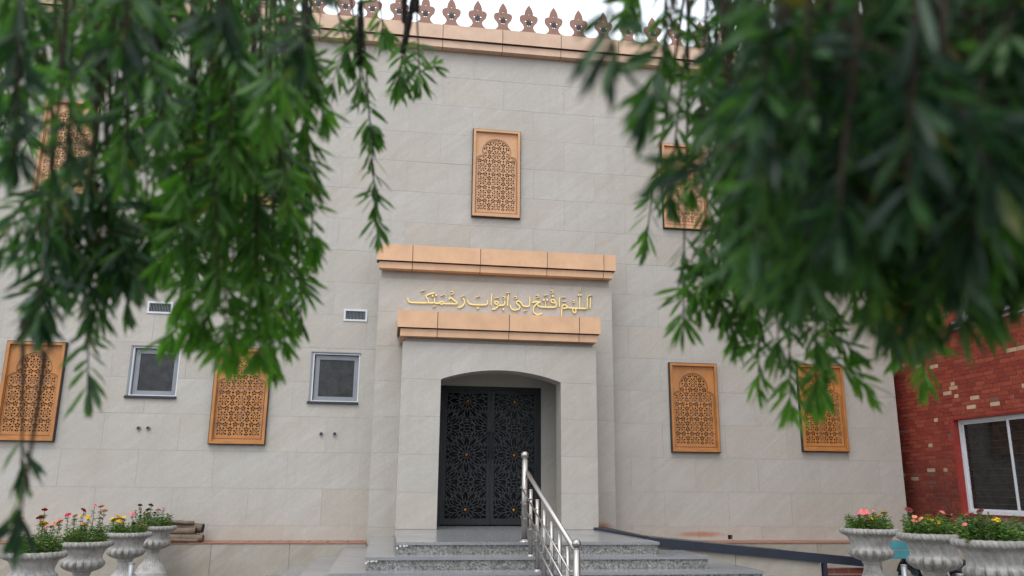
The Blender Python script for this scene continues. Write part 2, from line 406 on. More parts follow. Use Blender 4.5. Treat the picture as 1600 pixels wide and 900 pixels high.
portal = link('portal', mesh_from(bm, 'portal'), M_STONE, mosque)
prow = [.012, .567, 1.15, 1.752, 2.35]
for z0, z1 in zip(prow, prow[1:]):
    tile_obj(portal, [(.16, OX0, z0 + G, z1 - G)], PY, PY + .013); tile_obj(portal, [(OX1, 3.40, z0 + G, z1 - G)], PY, PY + .013)
xs = [.16, .968, 2.19, 3.40]
for a, b in zip(xs, xs[1:]):
    bot = []
    for i in range(25):
        x = a + G + (b - a - 2 * G) * i / 24
        bot.append((x, arch_z(x) if OX0 <= x <= OX1 else 2.35 + G))
    cx, cz = (a + b) / 2, 2.7
    bm = bmesh.new()
    for (xa, za), (xb, zb_) in zip(bot, bot[1:]): prism(bm, [(xa - cx, za - cz), (xb - cx, zb_ - cz), (xb - cx, 2.96 - cz), (xa - cx, 2.96 - cz)], PY, PY + .013)
    bmesh.ops.remove_doubles(bm, verts=bm.verts[:], dist=.0002)
    link('stone_tile', mesh_from(bm, 'stone_tile'), M_STONE, portal, loc=(cx, 0, cz))
for z0, z1 in zip(prow + [2.35], prow[1:] + [2.35, 2.96]):
    if z1 > z0:
        for xx in (.160, 3.3885):
            bm = bm_box(xx, xx + .0115, PY + .016, YP - .002, z0 + G, z1 - G); link('stone_tile', mesh_from(bm, 'stone_tile'), M_STONE, portal)
# recess behind the arch: back wall around the door and lining
bm = bmesh.new()
box(bm, .60, .875, -.02, .30, -.1, 2.62); box(bm, 2.675, 2.975, -.02, .30, -.1, 2.62); box(bm, .875, 2.675, -.02, .30, 2.395, 2.62)
box(bm, .575, .60, PY + .40, .30, -.1, 2.62); box(bm, 2.975, 3.0, PY + .40, .30, -.1, 2.62)
link('portal_recess', mesh_from(bm, 'portal_recess'), M_STONE, mosque)

# --- canopies and the roof cornice: copper composite panels
def capping(name, label, xs, yf, z_split, z0, z1, yback, mt, lip=.05, ends=True):
    core = bmesh.new(); box(core, xs[0] + .012, xs[-1] - .012, yf + .012, yback, z_split + .004, z1 - .006)
    box(core, xs[0] + lip + .012, xs[-1] - lip - .012, yf + lip + .012, yback, z0 + .006, z_split + .003)
    c = link(name, mesh_from(core, name), M_COPPERD, mosque)
    for i, (a, b) in enumerate(zip(xs, xs[1:])):
        g = .006; bm = bmesh.new()
        a1 = a if i == 0 else a + g; b1 = b if i == len(xs) - 2 else b - g
        a2 = a + lip if i == 0 else a + g; b2 = b - lip if i == len(xs) - 2 else b - g
        cx = (a + b) / 2
        box(bm, a1 - cx, b1 - cx, yf, yf + .011, z_split + .003, z1)
        box(bm, a1 - cx, b1 - cx, yf + .0115, yback - .01, z1 - .0055, z1 + .0005)       # top flashing
        box(bm, a2 - cx, b2 - cx, yf + lip, yf + lip + .011, z0, z_split - .012)
        box(bm, a2 - cx, b2 - cx, yf + lip + .0115, yback - .01, z0 - .0003, z0 + .0055)  # soffit
        if i == 0: box(bm, a1 - cx, a1 - cx + .011, yf + .0115, yback - .01, z_split + .003, z1 - .006); box(bm, a2 - cx, a2 - cx + .011, yf + lip + .0115, yback - .01, z0 + .006, z_split - .012)
        if i == len(xs) - 2: box(bm, b1 - cx - .011, b1 - cx, yf + .0115, yback - .01, z_split + .003, z1 - .006); box(bm, b2 - cx - .011, b2 - cx, yf + lip + .0115, yback - .01, z0 + .006, z_split - .012)
        bmesh.ops.recalc_face_normals(bm, faces=bm.faces[:])
        link('copper_panel', mesh_from(bm, 'copper_panel'), mt, c, loc=(cx, random.uniform(-.0015, .0015), 0))
    return c
capping('upper_canopy', '', [-.345, .276, 1.470, 2.672, 3.715, 3.935], -.65, 4.472, 4.345, 4.768, YP + .03, M_COPPER)
capping('lower_canopy', '', [.060, .709, 1.895, 3.085, 3.445], -1.35, 3.167, 3.035, 3.45, YP - .002, M_COPPER)
rx = []; x = .70 - 1.173 * 8
while x < XR + .1: rx.append(x); x += 1.173
rx = [XL - .05] + [q for q in rx if q > XL + .3] ; rx = [q for q in rx if q < XR - .4] + [XR + .05]
capping('roof_cornice', '', rx, -.20, 9.115, 8.955, 9.41, .29, M_COPPERB, lip=.05)
# merlons
def bez(p0, p1, p2, n=5): return [((1 - t) ** 2 * p0[0] + 2 * t * (1 - t) * p1[0] + t * t * p2[0], (1 - t) ** 2 * p0[1] + 2 * t * (1 - t) * p1[1] + t * t * p2[1]) for t in [i / n for i in range(n)]]
rt = [(.165, 0), (.165, .05)] + bez((.155, .055), (.10, .09), (.095, .15), 4) + bez((.095, .15), (.10, .21), (.165, .27), 4) + bez((.165, .27), (.215, .385), (.135, .41), 7) + bez((.135, .41), (.10, .425), (.085, .415), 3) + bez((.085, .415), (.10, .51), (.0, .645), 7) + [(0, .645)]
out = rt + [(-x, z) for x, z in rt[::-1][1:]]
def ngon(cx, cz, r, n=8, sx=1, a=0): return [(cx + sx * r * math.cos(a + 2 * math.pi * i / n), cz + r * math.sin(a + 2 * math.pi * i / n)) for i in range(n)]
mh = [out, ngon(0, .44, .017), ngon(0, .315, .017), ngon(-.062, .285, .027, 8, .6), ngon(.062, .285, .027, 8, .6), ngon(-.02, .19, .018), ngon(.02, .19, .018)]
me_mer = curve_mesh('merlon', mh, .03); me_mer.materials.append(M_MERLON)
star = []
for i in range(16):
    r = .07 if i % 2 == 0 else .035
    star.append((r * math.sin(2 * math.pi * i / 16), .255 + r * math.cos(2 * math.pi * i / 16) * 1.1))
me_emb = curve_mesh('merlon_emblem', [star, ngon(0, .315, .010), ngon(-.02, .20, .006), ngon(.02, .20, .006)], .006); me_emb.materials.append(M_BLACKEDGE)
me_base = mesh_from(bm_box(-.19, .19, -.04, .04, 0, .03), 'merlon_foot'); me_base.materials.append(M_MERLON)
x = .86 - .5125 * 18; nm = 0
while x < XR - .1:
    o = link('merlon', me_mer, None, mosque, loc=(x, -.12, 9.405)); o.rotation_euler = (0, random.uniform(-.012, .012), random.uniform(-.03, .03))
    link('foot', me_base, None, o); e = link('emblem', me_emb, None, o, loc=(0, -.0185, 0)); x += .5125

# --- bronze lattice windows
def in_arch(x, z, w2, zs, nw, zt, m=0):
    """opening: wide part up to zs, then a narrower round-headed part of half width nw topping at zt"""
    if abs(x) > w2 - m: return False
    sh = zs + math.sqrt(max(0, 1 - ((abs(x) - nw) / (w2 - nw)) ** 2)) * .075 if abs(x) > nw else 99
    if abs(x) > nw: return z < sh - m
    spring = zt - nw
    return z < spring + math.sqrt(max(nw * nw - x * x, 0)) - m if z > spring else True
def make_lattice(H, tag):
    W2 = .45; b = .045; w2 = .375; nw = .262; zt = H - .185; zs = H - .60; zb = .10
    def arch_out(g=0):
        pts = [(-w2 - g, zb - g), (w2 + g, zb - g)]
        for i in range(9):
            a = math.pi / 2 * i / 8; pts.append((nw + (w2 + g - nw) * math.cos(a), zs + (.075 + g) * math.sin(a)))
        for i in range(0, 19):
            a = math.pi * i / 18; pts.append(((nw + g) * math.cos(a), zt - nw + (nw + g) * math.sin(a)))
        for i in range(9):
            a = math.pi / 2 * (1 - i / 8); pts.append((-nw - (w2 + g - nw) * math.cos(a), zs + (.075 + g) * math.sin(a)))
        return pts
    holes = []
    p = .268
    def add(cx, cz, r, n, a=0, sx=1):
        pts = ngon(cx, cz, r, n, 1, a)
        if all(in_arch(x, z, w2, zs, nw, zt, .006) and z > zb + .01 for x, z in pts): holes.append(pts)
    z_first = zb + .09
    for j in range(-1, 8):
        for i in range(-2, 3):
            cx, cz = i * p, z_first + j * p
            add(cx, cz, .0095, 6)
            for k in range(8):
                a = 2 * math.pi * k / 8
                add(cx + .037 * math.cos(a), cz + .037 * math.sin(a), .0125, 5, a)
            for k in range(8):
                a = 2 * math.pi * (k + .5) / 8
                add(cx + .069 * math.cos(a), cz + .069 * math.sin(a), .0205, 4, a)
            for (dx, dz) in ((p / 2, .054), (p / 2, -.054 + 0), (.054, p / 2), (-.054, p / 2)):
                for k in range(5):
                    a = 2 * math.pi * k / 5 + (math.pi / 2 if dz > 0 else -math.pi / 2)
                    add(cx + dx + .029 * math.cos(a), cz + dz + .029 * math.sin(a), .0172, 5, a)
                add(cx + dx, cz + dz, .0085, 5)
            add(cx + p / 2, cz + p / 2, .023, 4, 0); [add(cx + sx_ * .0765, cz + sz_ * .0765, .0135, 4, 0) for sx_ in (-1, 1) for sz_ in (-1, 1)]; add(cx + p / 2, cz + .0, .016, 4, 0); add(cx, cz + p / 2, .016, 4, 0)
    lat = curve_mesh('lattice_screen_' + tag, [arch_out(.012)] + holes, .006)
    sur = curve_mesh('screen_surround_' + tag, [[(-W2 + b, b), (W2 - b, b), (W2 - b, H - b), (-W2 + b, H - b)], arch_out(0)], .010)
    rim = curve_mesh('arch_rim_' + tag, [arch_out(.018), arch_out(.010)], .006)
    bm = bmesh.new(); D0, D1 = -.085, -.004
    box(bm, -W2, -W2 + b, D0, D1, 0, H); box(bm, W2 - b, W2, D0, D1, 0, H); box(bm, -W2 + b, W2 - b, D0, D1, 0, b); box(bm, -W2 + b, W2 - b, D0, D1, H - b, H)
    fr = mesh_from(bm, 'frame_' + tag)
    bm = bmesh.new(); e = .014
    box(bm, -W2 - e, -W2, D0 + .022, -.0005, -e, H + e); box(bm, W2, W2 + e, D0 + .022, -.0005, -e, H + e); box(bm, -W2, W2, D0 + .022, -.0005, -e, 0); box(bm, -W2, W2, D0 + .022, -.0005, H, H + e)
    ed = mesh_from(bm, 'edge_' + tag)
    return lat, sur, rim, fr, ed
LM = {}
pane_me = mesh_from(bm_box(-.358, .358, .10, .108, .11, 1.6), 'pane')
bm = bmesh.new(); box(bm, -.355, -.31, .06, .098, .12, 1.46); box(bm, .31, .355, .06, .098, .12, 1.46); box(bm, -.31, .31, .06, .098, .92, .975); box(bm, -.02, .02, .065, .098, .12, .92); bar_me = mesh_from(bm, 'inner_window_frame')
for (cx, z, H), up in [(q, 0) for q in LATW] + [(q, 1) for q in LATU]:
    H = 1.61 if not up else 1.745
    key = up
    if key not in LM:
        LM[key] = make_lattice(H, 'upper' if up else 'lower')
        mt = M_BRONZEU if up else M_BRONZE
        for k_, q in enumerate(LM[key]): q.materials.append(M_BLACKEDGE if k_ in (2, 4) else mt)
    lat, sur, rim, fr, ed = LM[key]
    w = link('lattice_window', fr, None, mosque, loc=(cx, 0, z))
    link('lattice_screen', lat, None, w, loc=(0, -.018, 0)); link('screen_surround', sur, None, w, loc=(0, -.0295, 0)); link('arch_groove', rim, None, w, loc=(0, -.0335, 0))
    link('black_edge', ed, None, w)
    pm = pane_me if not up else pane_me
    pn = link('pane', pm, M_GLASS, w); pn.scale = (1, 1, H / 1.61)
    link('inner_window_frame', bar_me, M_ALU, w)

# --- small square windows
for (x0, x1, z0, z1) in SMALL:
    w, h = x1 - x0, z1 - z0
    bm = bmesh.new(); e = .02
    for (a, b, c, d) in ((.001, .030, .001, h - .001), (w - .018, w - .001, .001, h - .001), (.030, w - .018, .001, .016), (.030, w - .018, h - .018, h - .001)): box(bm, a, b, .004, .13, c, d)
    o = link('small_window', mesh_from(bm, 'window_casing'), M_WHITE, mosque, loc=(x0, 0, z0))
    bm = bmesh.new(); s = .075
    a0, a1, c0, c1 = .045, w - .019, .017, h - .030
    for (a, b, c, d) in ((a0, a0 + s, c0, c1), (a1 - s, a1, c0, c1), (a0 + s, a1 - s, c0, c0 + s), (a0 + s, a1 - s, c1 - s, c1)): box(bm, a, b, .055, .085, c, d)
    link('sash', mesh_from(bm, 'sash'), M_ALU, o)
    bm = bm_box(a0 + s - .01, a1 - s + .01, .072, .076, c0 + s - .01, c1 - s + .01); link('pane', mesh_from(bm, 'pane'), M_MESH, o)
    bm = bm_box(-.05, w + .012, -.04, .0, -.042, -.021); box(bm, -.045, w + .01, -.034, .0, -.0205, -.001); link('sill', mesh_from(bm, 'sill'), M_BLACKEDGE, o)
    bm = bm_box(-.028, .0, -.014, .0, -.02, h + .012); box(bm, -.028, w + .012, -.022, 0, h + .0125, h + .026); link('trim', mesh_from(bm, 'trim'), M_ALU, o)
# --- wall vents
slat_me = mesh_from(bm_box(-.0035, .0035, -.006, .012, 0, .15), 'vent_slat'); slat_me.materials.append(M_ALU)
for (x0, x1, z0, z1) in VENTS:
    w, h = x1 - x0, z1 - z0; bm = bmesh.new()
    for (a, b, c, d) in ((0, .032, 0, h), (w - .032, w, 0, h), (.032, w - .032, 0, .032), (.032, w - .032, h - .032, h)): box(bm, a, b, -.018, .0, c, d)
    o = link('wall_vent', mesh_from(bm, 'vent_frame'), M_WHITE, mosque, loc=(x0, 0, z0))
    bm = bm_box(.03, w - .03, .06, .07, .03, h - .03); link('dark_duct', mesh_from(bm, 'dark_duct'), M_BLACKEDGE, o)
    n = 14
    for i in range(n): link('slat', slat_me, None, o, loc=(.045 + (w - .09) * i / (n - 1), 0, .031)).rotation_euler = (0, 0, .5)

# --- gold inscription
ins = link('inscription', None, None, mosque)
cnt = [0]
def stroke(name, pts, wd, z4, width_end=.6):
    P = []
    for (x, y) in pts:
        px, py = (780 + x * .096875, 440 + y * .096925) if z4 else (630 + x * .09375, 440 + y * .09375)
        q = at_y(px, py, YP - .02); P.append(Vector((q.x, q.z)))
    # smooth once
    if len(P) > 2:
        Q = [P[0]]
        for a, b in zip(P, P[1:]): Q += [a * .75 + b * .25, a * .25 + b * .75]
        Q.append(P[-1]); P = Q
    L, R = [], []
    n = len(P)
    for i, p in enumerate(P):
        t = (P[min(i + 1, n - 1)] - P[max(i - 1, 0)]).normalized(); nn = Vector((-t.y, t.x))
        # reed pen: flat strokes thick, uprights a little thinner
        w = wd * (.80 + .30 * abs(t.x)) * (width_end if i in (0, n - 1) else 1)
        L.append(p + nn * w / 2); R.append(p - nn * w / 2)
    cnt[0] += 1; y0 = YP - .024 - cnt[0] * .00035
    bm = bmesh.new()
    for i in range(n - 1):
        q = [L[i], L[i + 1], R[i + 1], R[i]]
        a = [bm.verts.new((v.x, y0, v.y)) for v in q]; b = [bm.verts.new((v.x, YP - .004, v.y)) for v in q]
        bm.faces.new(a); bm.faces.new((a[0], a[1], b[1], b[0])); bm.faces.new((a[2], a[3], b[3], b[2]))
        if i == 0: bm.faces.new((a[3], a[0], b[0], b[3]))
        if i == n - 2: bm.faces.new((a[1], a[2], b[2], b[1]))
    bmesh.ops.remove_doubles(bm, verts=bm.verts[:], dist=.0001)
    bmesh.ops.recalc_face_normals(bm, faces=bm.faces[:])
    return link(name, mesh_from(bm, name), M_GOLD, ins)
def dot(x, y, z4): stroke('dot', [(x - 14, y - 3), (x + 14, y + 3)], .030, z4, 1.0)
LW, DW = .0250, .0135
Z3 = [[(75, 262), (85, 320), (115, 348), (250, 352), (415, 354)], [(532, 182), (450, 205), (380, 230), (385, 260), (418, 300), (418, 352)], [(518, 272), (526, 340), (500, 354), (415, 354)],
      [(520, 354), (590, 366), (612, 340), (650, 330), (680, 352), (655, 378), (608, 368)], [(680, 368), (780, 368), (895, 372)], [(765, 308), (768, 272), (800, 272), (850, 315), (902, 350), (892, 374)],
      [(990, 272), (1025, 320), (1015, 380), (960, 425), (905, 432)], [(1073, 300), (1080, 345), (1125, 382), (1250, 388), (1380, 388), (1408, 360), (1402, 312)], [(1478, 205), (1466, 300), (1465, 400)],
      [(1600, 388), (1545, 378), (1520, 350), (1545, 322), (1580, 345), (1592, 395), (1540, 452), (1478, 465)]]
Z4 = [[(-20, 384), (60, 384), (88, 365), (88, 302)], [(148, 205), (138, 300), (132, 400)], [(492, 238), (490, 340), (488, 398), (440, 402), (385, 398), (350, 335), (305, 308), (268, 335), (300, 375), (338, 405), (318, 445), (250, 462), (195, 440), (172, 375)],
      [(530, 345), (580, 322), (660, 328)], [(655, 330), (590, 365), (548, 430), (548, 490), (600, 532), (655, 528), (690, 508)], [(610, 372), (650, 408), (780, 412), (895, 416), (920, 390), (912, 330), (870, 285), (832, 300), (838, 335), (905, 345)], [(745, 318), (748, 408)],
      [(965, 255), (968, 330), (970, 410)], [(1005, 560), (1004, 500), (1012, 420), (1030, 372), (1065, 372), (1105, 418), (1060, 430), (1015, 428)], [(1100, 420), (1250, 432), (1412, 436)], [(1178, 432), (1190, 490), (1222, 508), (1240, 470), (1222, 436)],
      [(1296, 248), (1294, 340), (1296, 432)], [(1420, 245), (1418, 340), (1416, 432)], [(1468, 255), (1466, 340), (1464, 440)]]
for p in Z3: stroke('letter', p, LW, False)
for p in Z4: stroke('letter', p, LW, True)
for p in ([(290, 166), (360, 140)], [(490, 428), (540, 404)], [(622, 242), (690, 214)], [(962, 262), (1022, 230)], [(1212, 266), (1276, 240)], [(1525, 282), (1592, 262)], [(795, 176), (820, 166), (838, 184), (825, 208), (795, 220)]): stroke('diacritic', p, DW, False)
for p in ([(110, 192), (175, 176)], [(240, 252), (265, 240), (285, 250), (280, 272), (252, 282)], [(50, 252), (75, 240), (95, 250), (85, 275), (60, 288)], [(390, 482), (450, 460)], [(715, 226), (785, 214)], [(832, 150), (855, 142), (870, 155), (862, 180), (832, 190)],
          [(595, 228), (622, 218), (642, 230), (632, 255), (600, 262)], [(1010, 262), (1062, 244)], [(1016, 312), (1030, 330), (1046, 310), (1062, 328), (1076, 306)], [(1180, 338), (1200, 345), (1212, 322), (1200, 300), (1186, 318)],
          [(1260, 212), (1276, 232), (1292, 210), (1308, 232), (1325, 206)], [(1306, 96), (1300, 168)], [(1428, 242), (1500, 214)]): stroke('diacritic', p, DW, True)
for x, y in ((490, 240), (548, 228), (1240, 442)): dot(x, y, False)
for x, y in ((65, 450), (716, 298), (768, 296), (860, 235)): dot(x, y, True)

# --- entrance door
door = link('entrance_door', None, None, mosque, loc=(0, 0, 0))
DX0, DX1, DZ0, DZ1 = .878, 2.672, .012, 2.392
bm = bmesh.new(); fwid = .055
box(bm, DX0, DX0 + fwid, -.03, .04, DZ0, DZ1); box(bm, DX1 - fwid, DX1, -.03, .04, DZ0, DZ1); box(bm, DX0 + fwid, DX1 - fwid, -.03, .04, DZ1 - fwid, DZ1)
link('door_frame', mesh_from(bm, 'door_frame'), M_BLACK, door)
def clip_seg(p, q, r):
    x0, x1, z0, z1 = r; dx, dz = q[0] - p[0], q[1] - p[1]; t0, t1 = 0, 1
    for pp, qq in ((-dx, p[0] - x0), (dx, x1 - p[0]), (-dz, p[1] - z0), (dz, z1 - p[1])):
        if abs(pp) < 1e-9:
            if qq < 0: return None
            continue
        t = qq / pp
        if pp < 0: t0 = max(t0, t)
        else: t1 = min(t1, t)
    if t0 >= t1: return None
    return (p[0] + t0 * dx, p[1] + t0 * dz), (p[0] + t1 * dx, p[1] + t1 * dz)
mid = (DX0 + DX1) / 2
for li, (lx0, lx1) in enumerate(((DX0 + fwid + .003, mid - .003), (mid + .003, DX1 - fwid - .003))):
    z0, z1 = DZ0 + .015, DZ1 - fwid - .003; s = .062
    leaf = bmesh.new()
    for (a, b, c, d) in ((lx0, lx0 + s, z0, z1), (lx1 - s, lx1, z0, z1), (lx0 + s, lx1 - s, z0, z0 + .10), (lx0 + s, lx1 - s, z1 - s, z1)): box(leaf, a, b, -.022, .02, c, d)
    lf = link('door_leaf', mesh_from(leaf, 'door_leaf'), M_BLACK, door)
    rr = (lx0 + s, lx1 - s, z0 + .10, z1 - s); cx = (rr[0] + rr[1]) / 2
    segs = []
    def pol(c, r, a): return (c[0] + r * math.cos(a), c[1] + r * math.sin(a))
    zs_ = [z1 - .20, (z1 - .20 + z0 + .245) / 2, z0 + .245]
    sp = zs_[0] - zs_[1]
    cents = [(cx, z, 12) for z in zs_] + [(rr[0] - .055, (zs_[0] + zs_[1]) / 2, 12), (rr[1] + .055, (zs_[0] + zs_[1]) / 2, 12), (rr[0] - .055, (zs_[1] + zs_[2]) / 2, 12), (rr[1] + .055, (zs_[1] + zs_[2]) / 2, 12)]
    for (ccx, ccz, n) in cents:
        c = (ccx, ccz)
        for k in range(n):
            a = 2 * math.pi * k / n; h = math.pi / n
            u = 1.16; p0 = pol(c, .055, a - h); p1 = pol(c, .055, a + h); p2 = pol(c, .12, a + h); tip = pol(c, .165, a); f = pol(c, .27, a + h * .66); g = pol(c, .27, a - h * .66); e = pol(c, .33, a)
            segs += [(p0, p1), (p1, p2), (p2, tip), (pol(c, .12, a - h), tip), (p2, pol(c, .20, a + h)), (pol(c, .20, a + h), f), (pol(c, .20, a - h), g), (f, e), (g, e), (tip, pol(c, .20, a)), (e, pol(c, .42, a)), (f, pol(c, .335, a + h)), (pol(c, .27, a + h * 1.34), pol(c, .335, a + h)), (pol(c, .335, a + h), pol(c, .42, a + h))] if k % 1 == 0 else []
    for z in ((zs_[0] + zs_[1]) / 2, (zs_[1] + zs_[2]) / 2):
        c = (cx, z)
        for k in range(8):
            a = 2 * math.pi * k / 8
            segs += [(pol(c, .06, a), pol(c, .06, a + math.pi / 4)), (pol(c, .06, a), pol(c, .13, a)), (pol(c, .13, a), pol(c, .155, a + math.pi / 8)), (pol(c, .155, a + math.pi / 8), pol(c, .13, a + math.pi / 4))]
    bm = bmesh.new(); i = 0
    for p, q in segs:
        r = clip_seg(p, q, rr)
        if not r: continue
        i += 1
        p, q = Vector(r[0]), Vector(r[1]); d = q - p
        if d.length < .004: continue
        nrm = Vector((-d.y, d.x)).normalized() * .0058; y0 = -.018 - (i % 9) * .0004
        a = [bm.verts.new((v.x, y0, v.y)) for v in (p + nrm, q + nrm, q - nrm, p - nrm)]; b = [bm.verts.new((v.x, -.004, v.y)) for v in (p + nrm, q + nrm, q - nrm, p - nrm)]
        bm.faces.new(a)
        for j in range(4): bm.faces.new((a[j], a[(j + 1) % 4], b[(j + 1) % 4], b[j]))
    link('strapwork', mesh_from(bm, 'strapwork'), M_STRAP, lf)
    for z in zs_:
        bm = bmesh.new(); lathe(bm, [(.0, -.03), (.022, -.026), (.028, -.006)], 14)
        o = link('gold_boss', mesh_from(bm, 'gold_boss'), M_GOLDDOT, lf, loc=(cx, -.012, z)); o.rotation_euler = (-math.pi / 2, 0, 0)
    bm = bm_box(rr[0] - .01, rr[1] + .01, .004, .010, rr[2] - .01, rr[3] + .01)
    link('door_glass', mesh_from(bm, 'door_glass'), bpy.data.materials.get('door_glass') or bpy.data.materials.new('door_glass'), lf)
    hx = lx1 - s / 2 if li == 0 else lx0 + s / 2
    bm = bmesh.new(); tube(bm, [(hx, -.07, 1.14), (hx, -.07, 1.60)], .009, 10)
    for z in (1.12, 1.60): tube(bm, [(hx, -.075, z), (hx, -.02, z)], .012, 8); box(bm, hx - .024, hx + .024, -.0265, -.0225, z - .05, z + .05)
    link('handle', mesh_from(bm, 'handle'), M_BLACK, lf)
gm = bpy.data.materials['door_glass']; gm.use_nodes = True; t = NT(gm)
t.b.inputs['Base Color'].default_value = (.012, .012, .013, 1); t.b.inputs['Roughness'].default_value = .12; t.b.inputs['Specular IOR Level'].default_value = .06
tp = t.new('ShaderNodeBsdfTransparent'); ms = t.new('ShaderNodeMixShader'); ms.inputs[0].default_value = .42
t.l.new(t.b.outputs[0], ms.inputs[1]); t.l.new(tp.outputs[0], ms.inputs[2]); t.l.new(ms.outputs[0], t.n['Material Output'].inputs['Surface'])
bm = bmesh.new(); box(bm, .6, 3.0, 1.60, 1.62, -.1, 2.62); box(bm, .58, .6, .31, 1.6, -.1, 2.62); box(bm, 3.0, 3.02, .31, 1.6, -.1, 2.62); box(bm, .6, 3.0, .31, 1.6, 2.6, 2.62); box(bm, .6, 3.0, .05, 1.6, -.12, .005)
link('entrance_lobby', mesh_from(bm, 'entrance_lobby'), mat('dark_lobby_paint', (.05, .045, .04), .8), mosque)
bm = bmesh.new()
for i in range(16): tube(bm, [(1.12 + i * .019, .22 + .012 * (i % 2), .02), (1.12 + i * .019, .22 + .012 * (i % 2), 2.33)], .012, 6)
link('lobby_streak_strip', mesh_from(bm, 'lobby_streak_strip'), mat('beige_streak', (.42, .33, .24), .9), mosque)  # made-up strip added behind the glass, stands in for its pale upright streak

# ------------------------------------------------------------------ stairs
stairs = thing('entrance_stairs', 'grey marble entrance stairs with speckled granite risers in front of the portal', 'stairs')
ST = [(.005, .17, 3.43, -4.05), (-.14, -.19, 3.95, -4.40), (-.285, -.585, 4.50, -4.72), (-.43, -1.0, 5.05, -5.05), (-.575, -1.4, 5.60, -5.40), (-.72, -1.8, 6.10, -5.75)]
YT = -.50
for i, (z, x0, x1, yf) in enumerate(ST):
    nz = ST[i + 1][0] if i < 5 else -.872
    xr = min(x1, 99)
    yb = -.80 if i == 0 else (-.452 if x0 > -.28 else YT - .002)
    yb2 = yb
    st = link('step' if i else 'landing', None, None, stairs)
    bm = bmesh.new(); th = .034; ov = .022
    # slabs butt end to end along the front edge, one field slab behind
    nj = 3 + i // 2; xs = [x0 - ov + (x1 - x0 + 2 * ov) * k / nj for k in range(nj + 1)]
    for a, b in zip(xs, xs[1:]):
        bm = bmesh.new()
        if i == 0:
            ys = [-4.05 - ov, -3.3, -2.5, -1.65, -.80]
            for y0, y1 in zip(ys, ys[1:]): box(bm, a + .0012, b - .0012, y0 + .0012, y1 - .0012, z - th, z)
            if b > .6 and a < 2.975: box(bm, max(a, .602) + .0012, min(b, 2.973) - .0012, -.7988, -.022, z - th, z)
        else: box(bm, a + .0012, b - .0012, yf - ov, (ST[i - 1][3] + .03), z - th, z)
        link('tread', mesh_from(bm, 'tread'), M_TREAD, st)
    if i:
        bm = bmesh.new(); box(bm, x0 - ov, ST[i - 1][1] + .02, ST[i - 1][3] + .032, yb, z - th, z)
        link('tread', mesh_from(bm, 'tread'), M_TREAD, st)
        bm = bmesh.new(); box(bm, ST[i - 1][2] - .02, x1 + ov, ST[i - 1][3] + .032, -3.36, z - th, z)
        link('tread', mesh_from(bm, 'tread'), M_TREAD, st)
    bm = bmesh.new(); box(bm, x0 + .0, xr, yf, yf + .02, nz + .0005, z - th - .0005); box(bm, x0, x0 + .02, yf + .021, yb - .001, nz + .0005, z - th - .0005); box(bm, xr - .02, xr, yf + .021, (-3.37 if i else -1.2), nz + .0005, z - th - .0005)
    link('riser', mesh_from(bm, 'riser'), M_RISER, st)
bm = bmesh.new(); box(bm, .60, 2.97, -1.2, -.02, -.3, -.03); box(bm, .20, 3.40, -3.9, -1.2, -.8, -.03)
link('stair_core', mesh_from(bm, 'stair_core'), M_GROUT, stairs)
# broken mortar at the slab corners
for (x, y, z) in ((.165, -4.065, -.036), (-.19, -4.415, -.18)):
    for k in range(6):
        bm = bmesh.new(); bmesh.ops.create_icosphere(bm, subdivisions=1, radius=1)
        for v in bm.verts: v.co = Vector((v.co.x * random.uniform(.8, 1.2), v.co.y * .5, v.co.z * random.uniform(.7, 1.2))) * .016
        o = link('mortar_chip', mesh_from(bm, 'mortar_chip'), M_CHIP, stairs, loc=(x + k * .022 + random.uniform(-.01, .01), y, z + random.uniform(-.008, .004) - (k == 0) * .03))

# ------------------------------------------------------------------ terrace along the wall
ter = link('terrace', None, None, kind='structure')
for (a, b) in ((XL - 3, -.285), (3.905, 9.9)):
    bm = bmesh.new(); box(bm, a, b, YT + .012, -.001, -.87, -.262); link('terrace_core', mesh_from(bm, 'terrace_core'), M_GROUT, ter)
    bm = bmesh.new(); box(bm, a, b, YT + .012, .0, -.2619, -.250); link('grout_bed', mesh_from(bm, 'grout_bed'), M_GROUT, ter)
    x = b
    while x > a:
        x2 = max(x - .31, a)
        if x - x2 < .1: break
        bm = bm_box(-(x - x2) / 2 + .006, (x - x2) / 2 - .006, YT - .012, YT + .285, -.249, -.236 + random.uniform(-.002, .002)); box(bm, -(x - x2) / 2 + .006, (x - x2) / 2 - .006, YT + .297, -.004, -.249, -.236)
        link('terracotta_tile', mesh_from(bm, 'terracotta_tile'), M_TERRA, ter, loc=((x + x2) / 2, 0, 0)); x = x2
    x = b
    while x > a + .1:
        x2 = max(x - 1.2, a)
        bm = bm_box(-(x - x2) / 2 + .004, (x - x2) / 2 - .004, YT, YT + .0115, -.312, .312 - .004)
        link('stone_panel', mesh_from(bm, 'stone_panel'), M_STONE2, ter, loc=((x + x2) / 2, 0, -.56)); x = x2

